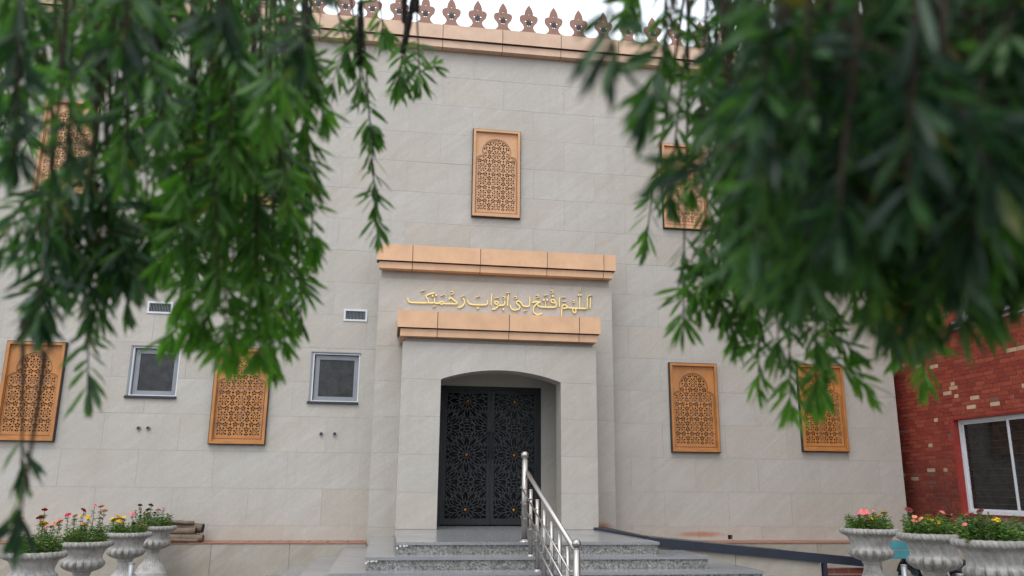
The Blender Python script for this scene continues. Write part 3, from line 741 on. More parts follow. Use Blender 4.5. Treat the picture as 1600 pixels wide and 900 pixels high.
# ------------------------------------------------------------------ ramp with navy beam
ramp = thing('wheelchair_ramp', 'beige walled ramp capped by a sloping navy steel beam beside the stairs', 'ramp')
def quadprism(bm, P, th):  # P: top edge poly as list of (x,y,z) ; vertical thickness th
    a = [bm.verts.new(p) for p in P]; b = [bm.verts.new((p[0], p[1], p[2] - th)) for p in P]; n = len(P)
    bm.faces.new(a); bm.faces.new(b[::-1])
    for i in range(n): bm.faces.new((a[i], b[i], b[(i + 1) % n], a[(i + 1) % n]))
    bmesh.ops.recalc_face_normals(bm, faces=bm.faces[:])
bm = bmesh.new(); quadprism(bm, [(3.46, -3.28, .03), (3.56, -3.28, .03), (3.54, -.95, .045), (3.30, -.95, .045)], .08)
quadprism(bm, [(3.461, -3.42, .029), (6.72, -3.42, -.262), (6.72, -3.29, -.262), (3.461, -3.29, .029)], .115)
link('beam', mesh_from(bm, 'beam'), M_NAVY, ramp)
bm = bm_box(6.0, 6.06, -3.418, -3.36, -.87, -.318); link('post', mesh_from(bm, 'post'), M_NAVY, ramp)
bm = bmesh.new(); quadprism(bm, [(3.57, -3.28, -.03), (6.7, -3.28, -.33), (6.7, -.52, -.33), (3.57, -.92, -.03)], .05); link('ramp_floor', mesh_from(bm, 'ramp_floor'), M_PAVE, ramp)
def btop(x): return .029 - (x - 3.461) * (.291 / 3.259) - .116
xs = [3.47, 3.86, 4.75, 5.98]
for a, b in zip(xs, xs[1:]):
    bm = bmesh.new(); cx = (a + b) / 2
    prism(bm, [(a + .003 - cx, -.87), (b - .003 - cx, -.87), (b - .003 - cx, btop(b)), (a + .003 - cx, btop(a))], -3.375, -3.30)
    link('stone_panel', mesh_from(bm, 'stone_panel'), M_STONE2, ramp, loc=(cx, 0, 0))
bm = bmesh.new(); box(bm, 6.07, 6.72, -3.36, -3.30, -.87, -.39); pw = link('pier_core', mesh_from(bm, 'pier_core'), mat('white_mortar', (.42, .38, .34), .9), ramp)
def set_tone(me, vals, nm='tone'):
    a = me.attributes.new(nm, 'FLOAT', 'POINT'); a.data.foreach_set('value', np.asarray(vals, dtype=np.float32))
zc = -.87; k = 0
while zc < -.45:
    x = 6.08 + (-.11 if k % 2 else 0)
    while x < 6.70:
        a, b = max(x, 6.08), min(x + .21, 6.71); x += .222
        if b - a < .05: continue
        bm = bm_box(-(b - a) / 2, (b - a) / 2, -.012, 0, -.031, .031); me = mesh_from(bm, 'brick'); set_tone(me, [random.choice([.5, .7, .85, .8, .9])] * 8)
        link('brick', me, M_BRICK, ramp, loc=((a + b) / 2, -3.3605, zc + .035))
    zc += .082; k += 1

# ------------------------------------------------------------------ stainless handrail
rail = thing('stair_handrail', 'brushed stainless steel handrail with ball topped posts running down the stairs', 'handrail')
def step_z(y):
    for z, _, _, yf in ST:
        if y > yf: return z
    return -.87
pa = Vector((1.728, -4.00, 0)); pb = Vector((1.955, -5.90, 0))
for p, zb, zt in ((pa, step_z(pa.y), 1.015), (pb, -.87, .062)):
    bm = bmesh.new(); tube(bm, [(p.x, p.y, zb), (p.x, p.y, zt - .01)], .038, 20); po = link('post', mesh_from(bm, 'post'), M_CHROME, rail)
    bm = bmesh.new(); ball(bm, (p.x, p.y, zt + .045), .049, 24, 16)
    for f in bm.faces: f.smooth = True
    tube(bm, [(p.x, p.y, zt - .01), (p.x, p.y, zt + .004)], .030, 16); link('ball_finial', mesh_from(bm, 'ball_finial'), M_CHROME, po)
    bm = bmesh.new(); lathe(bm, [(.075, zb), (.072, zb + .012), (.045, zb + .022), (.039, zb + .03)], 20, cx=p.x, cy=p.y); link('base_flange', mesh_from(bm, 'base_flange'), M_CHROME, po)
h0, h1 = Vector((1.755, -4.035, .842)), Vector((1.95, -5.87, .035))
bm = bmesh.new(); tube(bm, [h0 + Vector((-.02, .04, .0)), h0, h1], .027, 14); link('top_rail', mesh_from(bm, 'top_rail'), M_CHROME, rail)
for i in range(1, 7):
    q = i / 7; x = pa.x + (pb.x - pa.x) * q; y = pa.y + (pb.y - pa.y) * q; zr = h0.z + (h1.z - h0.z) * q - .085
    bm = bmesh.new(); tube(bm, [(x, y, step_z(y)), (x, y, zr)], .024, 14); ba = link('baluster', mesh_from(bm, 'baluster'), M_CHROME, rail)
    bm = bmesh.new(); lathe(bm, [(.05, step_z(y)), (.048, step_z(y) + .012), (.025, step_z(y) + .02)], 14, cx=x, cy=y); link('base_flange', mesh_from(bm, 'base_flange'), M_CHROME, ba)
for dz in (-.20, -.385, -.56):
    o = Vector((-.062, 0, dz)); bm = bmesh.new(); tube(bm, [h0 + o + Vector((-.01, .06, .028)), h1 + o + Vector((0, .0, .0))], .011, 8); rd = link('rod', mesh_from(bm, 'rod'), M_CHROME, rail)
    bm = bmesh.new()
    for i in range(0, 8):
        q = i / 7; c = h0.lerp(h1, q) + o; tube(bm, [c, c + Vector((.05, 0, 0))], .008, 6)
    link('rod_bracket', mesh_from(bm, 'rod_bracket'), M_CHROME, rd)

# ------------------------------------------------------------------ urns with flowers
def urn_mod(r, z, th, j):
    # z measured from rim top = 0 downward
    if z > -.075 and r > .235:                       # lip with scalloped lobes
        lob = abs(math.sin(th * 12)); wob = .004 * math.sin(th * 31) + .003 * math.sin(th * 47 + z * 90)
        if z < -.028: return r + .004 * lob + wob, z - .010 * lob
        return r + .0015 * lob + wob * .6, z + .002 * math.sin(th * 24)
    if -.215 < z <= -.075 and r > .13:                # throat: twisted acanthus flutes
        return r + .0075 * math.sin(th * 18 + z * 40) * min(1, (-.06 - z) * 14), z
    if -.345 < z <= -.215 and r > .09:                # gadroons
        t_ = (-.215 - z) / .13; a = abs(math.sin(th * 8)); s = math.sin(math.pi * min(1, max(0, t_ * 1.0 + .08)))
        g_ = max(0, 1 - a / .5); arris = .010 * math.exp(-((z + .232) / .007) ** 2); return r + (.018 - .055 * g_) * s + arris, z
    if -.60 < z < -.42: return r + .005 * math.cos(th * 28) * (1 if -.585 < z < -.44 else 0), z
    return r, z
prof = [(.245, -.045), (.250, -.012), (.268, .0), (.288, -.002), (.299, -.012), (.302, -.026), (.300, -.038), (.292, -.050), (.272, -.060), (.250, -.072), (.236, -.088), (.223, -.105), (.212, -.125), (.204, -.145), (.198, -.165), (.196, -.182), (.198, -.198), (.205, -.215),
        (.214, -.226), (.221, -.240), (.223, -.254), (.220, -.270), (.211, -.287), (.196, -.304), (.175, -.320), (.148, -.333), (.118, -.343), (.098, -.352), (.100, -.362), (.100, -.372), (.090, -.378), (.086, -.395), (.086, -.42), (.090, -.45), (.100, -.485), (.118, -.52), (.143, -.55), (.168, -.575), (.180, -.590), (.186, -.600), (.190, -.615), (.200, -.63), (.205, -.66), (.225, -.672), (.230, -.69), (.230, -.76), (.245, -.775), (.25, -.79)]
urn_meshes = {}
def urn_mesh(total):
    k = round(total, 2)
    if k not in urn_meshes:
        bm = bmesh.new(); pr = prof + [(.25, -total + .06), (.285, -total + .05), (.29, -total)]
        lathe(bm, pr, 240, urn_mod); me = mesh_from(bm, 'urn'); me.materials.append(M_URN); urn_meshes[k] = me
    return urn_meshes[k]
bm = bmesh.new(); bmesh.ops.create_circle(bm, cap_ends=True, segments=40, radius=.245)
bmesh.ops.subdivide_edges(bm, edges=bm.edges[:], cuts=1)
SOIL = mesh_from(bm, 'soil')
# flower heads
def head_mesh(nm, m1, m2, r, layers, petals, dome):
    bm = bmesh.new()
    for L in range(layers):
        rr = r * (1 - L * .8 / layers); n = max(5, int(petals * (1 - L * .5 / layers))); zz = dome * (L / layers)
        for k in range(n):
            a = 2 * math.pi * (k + .5 * (L % 2)) / n + random.uniform(-.1, .1); w = math.pi * rr / n * 1.15; c, s = math.cos(a), math.sin(a)
            tz = zz - r * .12 * (1 - L / layers) + random.uniform(-.001, .002)
            P = [(rr * .15, 0, zz), (rr * .7, -w, zz + r * .05), (rr, -w * .4, tz), (rr, w * .4, tz), (rr * .7, w, zz + r * .05)]
            f = bm.faces.new([bm.verts.new((x * c - y * s, x * s + y * c, z)) for x, y, z in P]); f.material_index = 0
    n0 = len(bm.verts)
    bmesh.ops.create_icosphere(bm, subdivisions=1, radius=r * .28, matrix=Matrix.Translation((0, 0, dome * .8)) @ Matrix.Diagonal((1, 1, .6, 1)))
    bm.verts.ensure_lookup_table()
    for f in bm.faces:
        if any(v.index >= n0 or v.index == -1 for v in f.verts) and len(f.verts) == 3: f.material_index = 1
    me = mesh_from(bm, nm); me.materials.append(m1); me.materials.append(m2); return me
def fm(n, c): return mat(n, c, .6, spec=.2)
F_PINK, F_RED, F_YEL, F_PEACH, F_WHITE, F_BROWN, F_CRIM = fm('pink_petal', (.72, .17, .18)), fm('red_petal', (.50, .012, .02)), fm('yellow_petal', (.85, .48, .01)), fm('peach_petal', (.72, .26, .15)), fm('pale_petal', (.72, .40, .34)), fm('withered_petal', (.18, .075, .035)), fm('crimson_petal', (.42, .015, .06))
F_EYE = fm('flower_eye', (.35, .13, .02))
HEADS = {n: head_mesh(n + '_flower_head', m_, F_EYE if n != 'yellow' else m_, .031, 4, 13, .014) for n, m_ in dict(pink=F_PINK, red=F_RED, yellow=F_YEL, peach=F_PEACH, pale=F_WHITE, brown=F_BROWN, crimson=F_CRIM).items()}
# leaf batches ------------------------------------------------
T = np.array([(0, 0, 0), (.30, -.42, .10), (.28, 0, 0), (.30, .42, .10), (.68, -.5, .10), (.68, 0, -.01), (.68, .5, .10), (1, 0, -.06)])
TF = [(0, 1, 2), (0, 2, 3), (1, 4, 5, 2), (2, 5, 6, 3), (4, 7, 5), (5, 7, 6)]
def leaf_frames(D):
    D = D / np.linalg.norm(D, axis=1, keepdims=True)
    R = rng.normal(size=D.shape); Sd = np.cross(D, R); Sd /= np.linalg.norm(Sd, axis=1, keepdims=True); N = np.cross(D, Sd); return D, Sd, N
def leaf_batch(name, Pn, D, L, Wd, young, m, droop=0.0, frames=None):
    n = len(Pn); D, Sd, N = frames if frames else leaf_frames(D)
    V = Pn[:, None, :] + T[None, :, 0:1] * (D * L[:, None])[:, None, :] + T[None, :, 1:2] * (Sd * Wd[:, None])[:, None, :] + T[None, :, 2:3] * (N * Wd[:, None] * 1.6)[:, None, :]
    if droop: V[:, :, 2] -= droop * (T[None, :, 0] ** 2) * L[:, None]
    V = V.reshape(-1, 3); faces = []
    loops = np.array([i for f in TF for i in f]); ls = np.array([len(f) for f in TF]); nl = len(loops)
    me = bpy.data.meshes.new(name); me.vertices.add(len(V)); me.vertices.foreach_set('co', V.astype(np.float32).ravel())
    LI = (loops[None, :] + 8 * np.arange(n)[:, None]).ravel(); me.loops.add(len(LI)); me.loops.foreach_set('vertex_index', LI.astype(np.int32))
    st_ = np.cumsum(np.concatenate([[0], ls[:-1]])); PS = (st_[None, :] + nl * np.arange(n)[:, None]).ravel(); me.polygons.add(len(PS)); me.polygons.foreach_set('loop_start', PS.astype(np.int32))
    me.polygons.foreach_set('loop_total', np.tile(ls, n).astype(np.int32)); me.update(calc_edges=True)
    set_tone(me, np.repeat(rng.random(n), 8)); set_tone(me, np.repeat(young, 8), 'young')
    me.materials.append(m); return me
def make_urn(px, py, d, name_lbl, plant_lbl, flowers, seed, total=None, dens=1.0, hgt=.11):
    c = at_d(px, py, d); random.seed(seed); ztop = c.z + .0
    tot = ztop + .872
    u = thing('flower_urn', name_lbl, 'urn', (c.x, c.y, ztop), 'white concrete urns beside the steps')
    # thing holds one mesh per part: bowl+pedestal are cast in one piece
    o = link('urn_body', urn_mesh(tot), None, u); o.rotation_euler = (0, 0, seed * .7)
    s = link('soil', SOIL, M_SOIL, u, loc=(0, 0, -.035))
    p = thing('flowering_plants', plant_lbl, 'flowers', (c.x, c.y, ztop - .035), 'flowering plants growing in the urns')
    n = int(1500 * dens); th = rng.random(n) * 2 * math.pi; rr = .225 * np.sqrt(rng.random(n)); cl = .55 + .45 * np.sin(th * 3 + seed) * np.cos(rr * 22 + seed)
    zz = rng.random(n) ** .9 * hgt * (.35 + .95 * cl)
    Pn = np.stack([rr * np.cos(th), rr * np.sin(th), zz], 1); D = np.stack([np.cos(th) * .8 + rng.normal(size=n) * .6, np.sin(th) * .8 + rng.normal(size=n) * .6, rng.random(n) * 1.1 - .1], 1)
    link('foliage', leaf_batch('plant_foliage', Pn, D, rng.uniform(.026, .058, n), rng.uniform(.008, .015, n), np.clip(rng.normal(.25, .3, n), 0, 1), M_PLANT, .25), None, p, kind='stuff')
    for (fpx, fpy, colr, sc) in flowers:
        # a flower stands somewhere over the soil: depth taken inside the bowl
        q = at_y(fpx, fpy, c.y + random.uniform(-.13, .05)); q = q - Vector((c.x, c.y, ztop - .035))
        h = max(q.z, .03); x, y = q.x, q.y
        rr_ = math.hypot(x, y); k_ = min(1, .2 / max(rr_, .001))
        bm = bmesh.new(); tube(bm, [(x * k_ * .85, y * k_ * .85, 0), (x * .95, y * .95, h * .5), (x, y, h)], .0028, 5); link('stem', mesh_from(bm, 'stem'), M_PLANT, p)
        f = link('flower', HEADS[colr], None, p, loc=(x, y, h)); f.rotation_euler = (random.uniform(.1, .75), random.uniform(-.35, .35), random.uniform(0, 6)); f.scale = (sc * 1.28,) * 3
        for _ in range(5): pass
    fl = [q for q in flowers]
    if fl:
        m_ = len(fl) * 55; idx = np.repeat(np.arange(len(fl)), 55); Q = []
        obs = [o_ for o_ in p.children if o_.name.startswith('flower')]
        F = np.array([o_.location for o_ in obs]); tt = rng.random(m_) * .9
        Pn = F[idx] * np.stack([.9 + .1 * tt, .9 + .1 * tt, tt], 1); D = np.stack([rng.normal(size=m_), rng.normal(size=m_), rng.random(m_) * .9], 1)
        link('stem_leaves', leaf_batch('stem_leaves', Pn, D, rng.uniform(.024, .050, m_), rng.uniform(.007, .012, m_), np.clip(rng.normal(.3, .3, m_), 0, 1), M_PLANT, .2), None, p, kind='stuff')
    return u
make_urn(55, 861, 8.4, 'white concrete urn at the far left with red zinnias, nearest of the left row', 'red and yellow blooms in the urn half covered by the hanging leaves',
         [(70, 796, 'red', .8), (64, 808, 'red', 1.25), (68, 818, 'yellow', 1.2), (84, 818, 'peach', .8), (93, 815, 'peach', .95), (34, 810, 'pink', .8), (80, 823, 'brown', .7), (20, 830, 'yellow', .8), (74, 824, 'peach', .7)], 3, dens=1.5, hgt=.19)
make_urn(134, 845, 9.6, 'white concrete urn second in the left row, full of tall crimson and peach zinnias', 'tall crimson, peach and yellow zinnias in the second urn of the left row',
         [(106, 804, 'crimson', 1.0), (131, 797, 'crimson', 1.0), (138, 808, 'yellow', 1.0), (116, 812, 'peach', .9), (93, 812, 'peach', 1.0), (148, 790, 'pink', .9), (158, 791, 'pink', .95), (163, 798, 'brown', 1.0), (132, 821, 'yellow', .9), (117, 806, 'brown', .8), (127, 806, 'yellow', .6), (157, 810, 'brown', .9), (128, 818, 'peach', .7)], 5, dens=1.3, hgt=.165)
make_urn(200.5, 831, 11.0, 'white concrete urn third in the left row, with a clump of yellow blooms', 'bright yellow marigolds beside browned stems in the third urn of the left row',
         [(178, 812, 'yellow', 1.0), (184, 806, 'yellow', 1.1), (190, 810, 'yellow', 1.1), (187, 814, 'yellow', 1.1), (194, 808, 'yellow', .9), (215, 812, 'brown', .9), (219, 806, 'brown', .7), (209, 818, 'brown', .9), (221, 820, 'brown', .8), (175, 810, 'yellow', .8)], 8, dens=1.0, hgt=.12)
make_urn(243, 821, 12.3, 'white concrete urn farthest along the left row, beside the pile of logs', 'withered and salmon zinnias in the urn beside the pile of logs',
         [(219, 789, 'brown', .9), (236, 789, 'brown', 1.1), (220, 795, 'peach', .8), (207, 803, 'pink', 1.0), (230, 803, 'peach', 1.0), (247, 797, 'brown', 1.2), (256, 795, 'pink', .9), (231, 796, 'brown', .9), (262, 803, 'brown', .7), (226, 800, 'peach', .7), (212, 798, 'brown', .6), (242, 801, 'brown', .8)], 11, dens=1.0, hgt=.17)
make_urn(1357.5, 825, 9.0, 'white concrete urn standing in front of the teal bench', 'low pink and yellow blooms in the urn in front of the teal bench',
         [(1350, 799, 'pink', 1.35), (1355, 803, 'pink', 1.1), (1342, 801, 'pink', .9), (1381, 801, 'yellow', 1.0), (1360, 809, 'yellow', 1.1), (1372, 807, 'yellow', .9), (1365, 798, 'peach', .5), (1331, 812, 'brown', .6), (1344, 806, 'peach', .6)], 14, dens=1.3, hgt=.14)
make_urn(1455, 832.5, 7.7, 'white concrete urn in the middle of the right row, below the brick corner', 'pink, crimson and yellow zinnias in the middle urn of the right row',
         [(1420, 796, 'pink', .95), (1473, 801, 'pink', .95), (1482, 806, 'crimson', .8), (1428, 813, 'pink', .85), (1438, 811, 'peach', .8), (1451, 812, 'yellow', .85), (1461, 813, 'yellow', .95), (1465, 817, 'yellow', .9), (1443, 818, 'yellow', .75), (1460, 803, 'crimson', .6), (1429, 807, 'peach', .6), (1451, 805, 'yellow', .5)], 17, dens=1.3, hgt=.16)
make_urn(1549, 842, 6.6, 'white concrete urn at the far right, largest and nearest of all the urns', 'bushy green plants with few pink blooms in the urn at the far right',
         [(1531, 798, 'pink', .8), (1516, 804, 'pink', .75), (1524, 814, 'pale', .8), (1514, 814, 'pale', .7), (1557, 812, 'yellow', .9), (1559, 826, 'peach', .6), (1510, 805, 'peach', .6), (1507, 819, 'pink', .5)], 21, dens=1.7, hgt=.18)

# ------------------------------------------------------------------ logs on the terrace
def make_log(p0, p1, r, lbl, dark):
    p0, p1 = Vector(p0), Vector(p1); c = (p0 + p1) / 2
    th_ = thing('log', lbl, 'log', c, 'cut logs piled on the terrace')
    bm = bmesh.new(); n = 9; pts = [p0.lerp(p1, i / n) - c + Vector((0, random.uniform(-.004, .004), random.uniform(-.004, .004))) for i in range(n + 1)]
    tube(bm, pts, [r * random.uniform(.92, 1.08) for _ in pts], 14, cap=False); link('bark', mesh_from(bm, 'bark'), M_BARK, th_)
    for e, s in ((pts[0], 1), (pts[-1], -1)):
        dd = (pts[1] - pts[0]).normalized() * .002 * s
        bm = bmesh.new(); tube(bm, [e + dd, e - dd * 3], r * .98, 14); link('cut_end', mesh_from(bm, 'cut_end'), M_LOGDARK if dark else M_CUT, th_)
make_log((-3.60, -.20, -.175), (-2.93, -.26, -.172), .062, 'short brown log lying lowest at the back against the wall', True)
make_log((-3.50, -.36, -.178), (-2.84, -.42, -.176), .058, 'pale log lying lowest at the front edge of the log pile', False)
make_log((-3.62, -.30, -.07), (-2.98, -.33, -.075), .056, 'pale barked log in the middle layer of the log pile', True)
make_log((-3.55, -.18, .01), (-2.90, -.20, -.035), .075, 'thick charred log with a black end near the top of the pile', True)
make_log((-3.60, -.28, .085), (-3.04, -.26, .05), .032, 'thin pale branch resting across the top of the log pile', False)
make_log((-3.35, -.44, -.205), (-2.90, -.46, -.207), .028, 'thin brown stick at the front of the log pile', False)

# ------------------------------------------------------------------ brick building
brick_b = thing('brick_building', 'dark red brick building with scattered cream bricks and white framed windows', 'building', (9.9, 0, 0))
BX = 9.9
WIN = [(-4.6, -1.17, .285, 1.885), (-5.2, -1.55, 3.60, 5.3)]          # y0,y1,z0,z1
yN, yF, zB, zT = -9.0, 2.6, -.87, 9.0
bm = bmesh.new()
for (a, b, c, d) in rects_minus((yN, yF, zB, zT), [tuple(w) for w in WIN]): box(bm, .009, .30, a, b, c, d)
box(bm, .45, 8, yN, yF, zB, zT)
bw = link('brick_wall', mesh_from(bm, 'brick_wall'), M_MORTAR, brick_b)
# brick layout
bl = []
zc = zB; row = 0
while zc < zT - .05:
    y = yN - (.11 if row % 2 else 0) - random.choice([0, .055])
    while y < yF:
        ln = .218 if random.random() > .22 else .105
        for (a, b, c, d) in rects_minus((max(y, yN), min(y + ln, yF), zc + .004, zc + .068), [(w[0] - .0, w[1] + .0, w[2] - .0, w[3] + .0) for w in WIN]):
            if b - a > .03 and d - c > .02: bl.append((a, b, c, d))
        y += ln + .009
    zc += .0745; row += 1
vis = []
for i, (a, b, c, d) in enumerate(bl):
    px, py, z = project((BX, (a + b) / 2, (c + d) / 2))
    ok = 1390 < px < 1602 and 480 < py < 860 and (b - a) > .15
    vis.append((z if ok else 1e9, i))
vis.sort(); single = set(i for z, i in vis[:300] if z < 1e8)
VV, FF, TT = [], [], []
for i, (a, b, c, d) in enumerate(bl):
    rr_ = random.random(); tone = random.uniform(0, .86) if rr_ < .925 else (.90 if rr_ < .955 else random.uniform(.945, 1))
    out_ = random.uniform(-.003, .002)
    if i in single:
        cy, cz = (a + b) / 2, (c + d) / 2
        bm = bm_box(out_, .010, a - cy, b - cy, c - cz, d - cz); me = mesh_from(bm, 'brick'); set_tone(me, [tone] * 8)
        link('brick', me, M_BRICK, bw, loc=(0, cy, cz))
    else:
        s0 = len(VV)
        for x in (out_, .010):
            for y in (a, b):
                for z in (c, d): VV.append((x, y, z))
        for f in ((0, 1, 3, 2), (4, 6, 7, 5), (0, 4, 5, 1), (2, 3, 7, 6), (0, 2, 6, 4), (1, 5, 7, 3)): FF.append(tuple(s0 + q for q in f))
        TT += [tone] * 8
me = bpy.data.meshes.new('brickwork'); me.from_pydata(VV, [], FF); set_tone(me, TT)
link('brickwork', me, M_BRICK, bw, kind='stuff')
for wi, (y0, y1, z0, z1) in enumerate(WIN):
    bm = bmesh.new(); box(bm, .0005, .22, y1 - .001, y1 + .008, z0, z1 + .04); box(bm, .0005, .22, y0, y1 - .002, z1 - .003, z1 + .006)
    box(bm, -.006, .012, y1 - .0, y1 + .05, z0 - .02, z1 + .02) ; box(bm, -.006, .012, y0, y1 + .05, z1 + .0205, z1 + .045)
    w = link('window', mesh_from(bm, 'window_reveal'), M_RED, brick_b)
    fb = .055; bm = bmesh.new()
    for (a, b, c, d) in ((y1 - fb, y1 - .002, z0, z1 - .004), (y0, y0 + fb, z0, z1 - .004), (y0 + fb, y1 - fb, z0, z0 + fb), (y0 + fb, y1 - fb, z1 - fb - .004, z1 - .004)): box(bm, .10, .16, a, b, c, d)
    link('frame', mesh_from(bm, 'frame'), M_WHITE, w)
    ny = 3; step = (y1 - y0 - 2 * fb) / ny
    for k in range(ny):
        a = y1 - fb - (k + 1) * step; b = y1 - fb - k * step; s = .04; bm = bmesh.new(); xo = .105 if k % 2 else .125
        for (p, q, c, d) in ((a + .002, a + s, z0 + fb, z1 - fb), (b - s, b - .002, z0 + fb, z1 - fb), (a + s, b - s, z0 + fb + .001, z0 + fb + .03), (a + s, b - s, z1 - fb - .03, z1 - fb - .005)): box(bm, xo, xo + .02, p, q, c, d)
        sh = link('sash', mesh_from(bm, 'sash'), M_WHITE, w)
        bm = bm_box(xo + .008, xo + .012, a + s - .005, b - s + .005, z0 + fb + .02, z1 - fb - .02); link('pane', mesh_from(bm, 'pane'), M_GLASS, sh)
        # security grille bars behind the glass read as faint lines: keep them in front on the sash
        bm = bmesh.new()
        for q in range(1, 13): zz = z0 + fb + (z1 - z0 - 2 * fb) * q / 13; tube(bm, [(xo + .002, a + s, zz), (xo + .002, b - s, zz)], .0035, 4)
        link('blind_slats', mesh_from(bm, 'blind_slats'), mat('dark_slat', (.045, .045, .042), .6) if not bpy.data.materials.get('dark_slat') else bpy.data.materials['dark_slat'], sh)
    bm = bm_box(-.075, .10, y0 - .05, y1 + .10, z0 - .165, z0 - .13); link('sill', mesh_from(bm, 'sill'), M_ALU, w)
    if wi: bm = bm_box(-.05, .12, y0 - .02, y1 + .05, z0 - .055, z0 - .012); link('sill_flashing', mesh_from(bm, 'sill_flashing'), M_WHITE, w)

# ------------------------------------------------------------------ teal bench
bench = thing('park_bench', 'teal slatted bench standing behind the white urns near the ramp', 'bench', (6.85, -4.05, -.87))
def slat(x0, x1, y, z, dz, tilt, name='slat'):
    bm = bm_box(x0, x1, -.012, .012, -dz / 2, dz / 2); o = link(name, mesh_from(bm, name), M_TEAL, bench, loc=(0, y, z)); o.rotation_euler = (tilt, 0, 0); return o
slat(-.50, .20, .03, .83, .105, -.2); slat(-.50, .12, .0, .715, .105, -.2)
for i in range(4): slat(-.50, .20, -.10 - i * .105, .445, .09, math.pi / 2)
for x in (-.40, .10):
    bm = bmesh.new(); tube(bm, [(x, .05, .88), (x, -.02, .47), (x, .03, 0)], .018, 8); tube(bm, [(x, -.02, .425), (x, -.45, .425), (x, -.47, 0)], .018, 8); link('leg_frame', mesh_from(bm, 'leg_frame'), M_BLACK, bench)

# ------------------------------------------------------------------ motorcycles
def motorcycle(lbl, loc, rz, lensmat=None):
    m = thing('motorcycle', lbl, 'motorcycle', loc, 'motorcycles parked by the bench'); m.rotation_euler = (0, 0, rz)
    for x in (-.62, .64):
        bm = bmesh.new(); nn = 28; 
        prof_ = [(.0, -1)]
        rings = []
        for k in range(nn):
            a = 2 * math.pi * k / nn; ring = []
            for j in range(8):
                b = 2 * math.pi * j / 8; R_ = .255 + .045 * math.cos(b); ring.append(bm.verts.new((x + R_ * math.cos(a), .045 * math.sin(b), .30 + R_ * math.sin(a))))
            rings.append(ring)
        for k in range(nn):
            for j in range(8): bm.faces.new((rings[k][j], rings[(k + 1) % nn][j], rings[(k + 1) % nn][(j + 1) % 8], rings[k][(j + 1) % 8]))
        w = link('wheel', mesh_from(bm, 'tyre'), M_RUBBER, m)
        bm = bmesh.new()
        for k in range(10):
            a = 2 * math.pi * k / 10; tube(bm, [(x, 0, .30), (x + .215 * math.cos(a), 0, .30 + .215 * math.sin(a))], .006, 4)
        tube(bm, [(x, -.06, .3), (x, .06, .3)], .035, 10); link('spokes', mesh_from(bm, 'spokes'), M_CHROME, w)
        bm = bmesh.new()
        pts = [(x + .33 * math.cos(a), 0, .30 + .33 * math.sin(a)) for a in [math.radians(q) for q in range(30, 151, 15)]]
        tube(bm, pts, .035, 6); link('mudguard', mesh_from(bm, 'mudguard'), M_VINYL, m)
    bm = bmesh.new(); tube(bm, [(.64, .07, .30), (.44, .06, .72), (.38, .04, .86)], .02, 8); tube(bm, [(.64, -.07, .30), (.44, -.06, .72), (.38, -.04, .86)], .02, 8); link('fork', mesh_from(bm, 'fork'), M_CHROME, m)
    bm = bmesh.new(); tube(bm, [(.40, 0, .75), (.0, 0, .60), (-.55, 0, .58)], .025, 8); tube(bm, [(.38, 0, .7), (.18, 0, .28), (-.2, 0, .25), (-.62, .05, .30)], .022, 8); link('frame', mesh_from(bm, 'frame'), M_BLACK, m)
    bm = bmesh.new(); ball(bm, (0, 0, 0), 1, 20, 12)
    for v in bm.verts: v.co = Vector((.17 + v.co.x * .24, v.co.y * (.115 - .03 * -v.co.x * -1), .68 + v.co.z * .105 + .03 * v.co.x))
    for f in bm.faces: f.smooth = True
    link('fuel_tank', mesh_from(bm, 'fuel_tank'), M_VINYL, m)
    bm = bmesh.new(); box(bm, -.60, .02, -.11, .11, .59, .68)
    bmesh.ops.bevel(bm, geom=bm.edges[:], offset=.035, segments=3, affect='EDGES')
    for v in bm.verts: v.co.y *= 1 - .35 * max(0, (-.2 - v.co.x)); v.co.z += .03 * max(0, (-.3 - v.co.x)) * 3
    for f in bm.faces: f.smooth = True
    link('seat', mesh_from(bm, 'seat'), M_VINYL, m)
    bm = bmesh.new(); box(bm, -.12, .22, -.10, .10, .24, .50); bmesh.ops.bevel(bm, geom=bm.edges[:], offset=.03, segments=2, affect='EDGES'); link('engine', mesh_from(bm, 'engine'), M_ALU, m)
    bm = bmesh.new(); tube(bm, [(.1, -.13, .25), (-.2, -.15, .20), (-.75, -.16, .30)], [.02, .03, .04], 10); link('exhaust', mesh_from(bm, 'exhaust'), M_CHROME, m)
    bm = bmesh.new(); tube(bm, [(.30, -.34, .93), (.38, -.14, .89), (.38, .14, .89), (.30, .34, .93)], .013, 8); hb = link('handlebar', mesh_from(bm, 'handlebar'), M_BLACK, m)
    for s in (-1, 1):
        bm = bmesh.new(); tube(bm, [(.31, s * .22, .92), (.33, s * .30, 1.00)], .006, 6); lathe(bm, [(.0, 1.0), (.05, 1.01), (.05, 1.03), (0, 1.035)], 12, cx=.33, cy=s * .30); link('mirror', mesh_from(bm, 'mirror'), M_BLACK, hb)
    bm = bmesh.new(); tube(bm, [(.40, 0, .80), (.50, 0, .80), (.52, 0, .80)], [.05, .085, .08], 16); h = link('headlight', mesh_from(bm, 'headlight'), M_VINYL, m)
    bm = bmesh.new(); tube(bm, [(.521, 0, .80), (.528, 0, .80)], [.076, .055], 16); link('lens', mesh_from(bm, 'lens'), M_CLEARLENS, h)
    bm = bmesh.new(); box(bm, -.70, -.62, -.055, .055, .60, .665); bmesh.ops.bevel(bm, geom=bm.edges[:], offset=.015, segments=2, affect='EDGES'); link('tail_light', mesh_from(bm, 'tail_light'), lensmat or M_REDLENS, m)
motorcycle('black motorcycle with a red tail light parked between the two larger urns', (7.71, -4.60, -.872), .1)
motorcycle('black motorcycle parked end on at the end of the teal bench', (6.88, -4.5, -.872), math.radians(-98), M_VINYL)
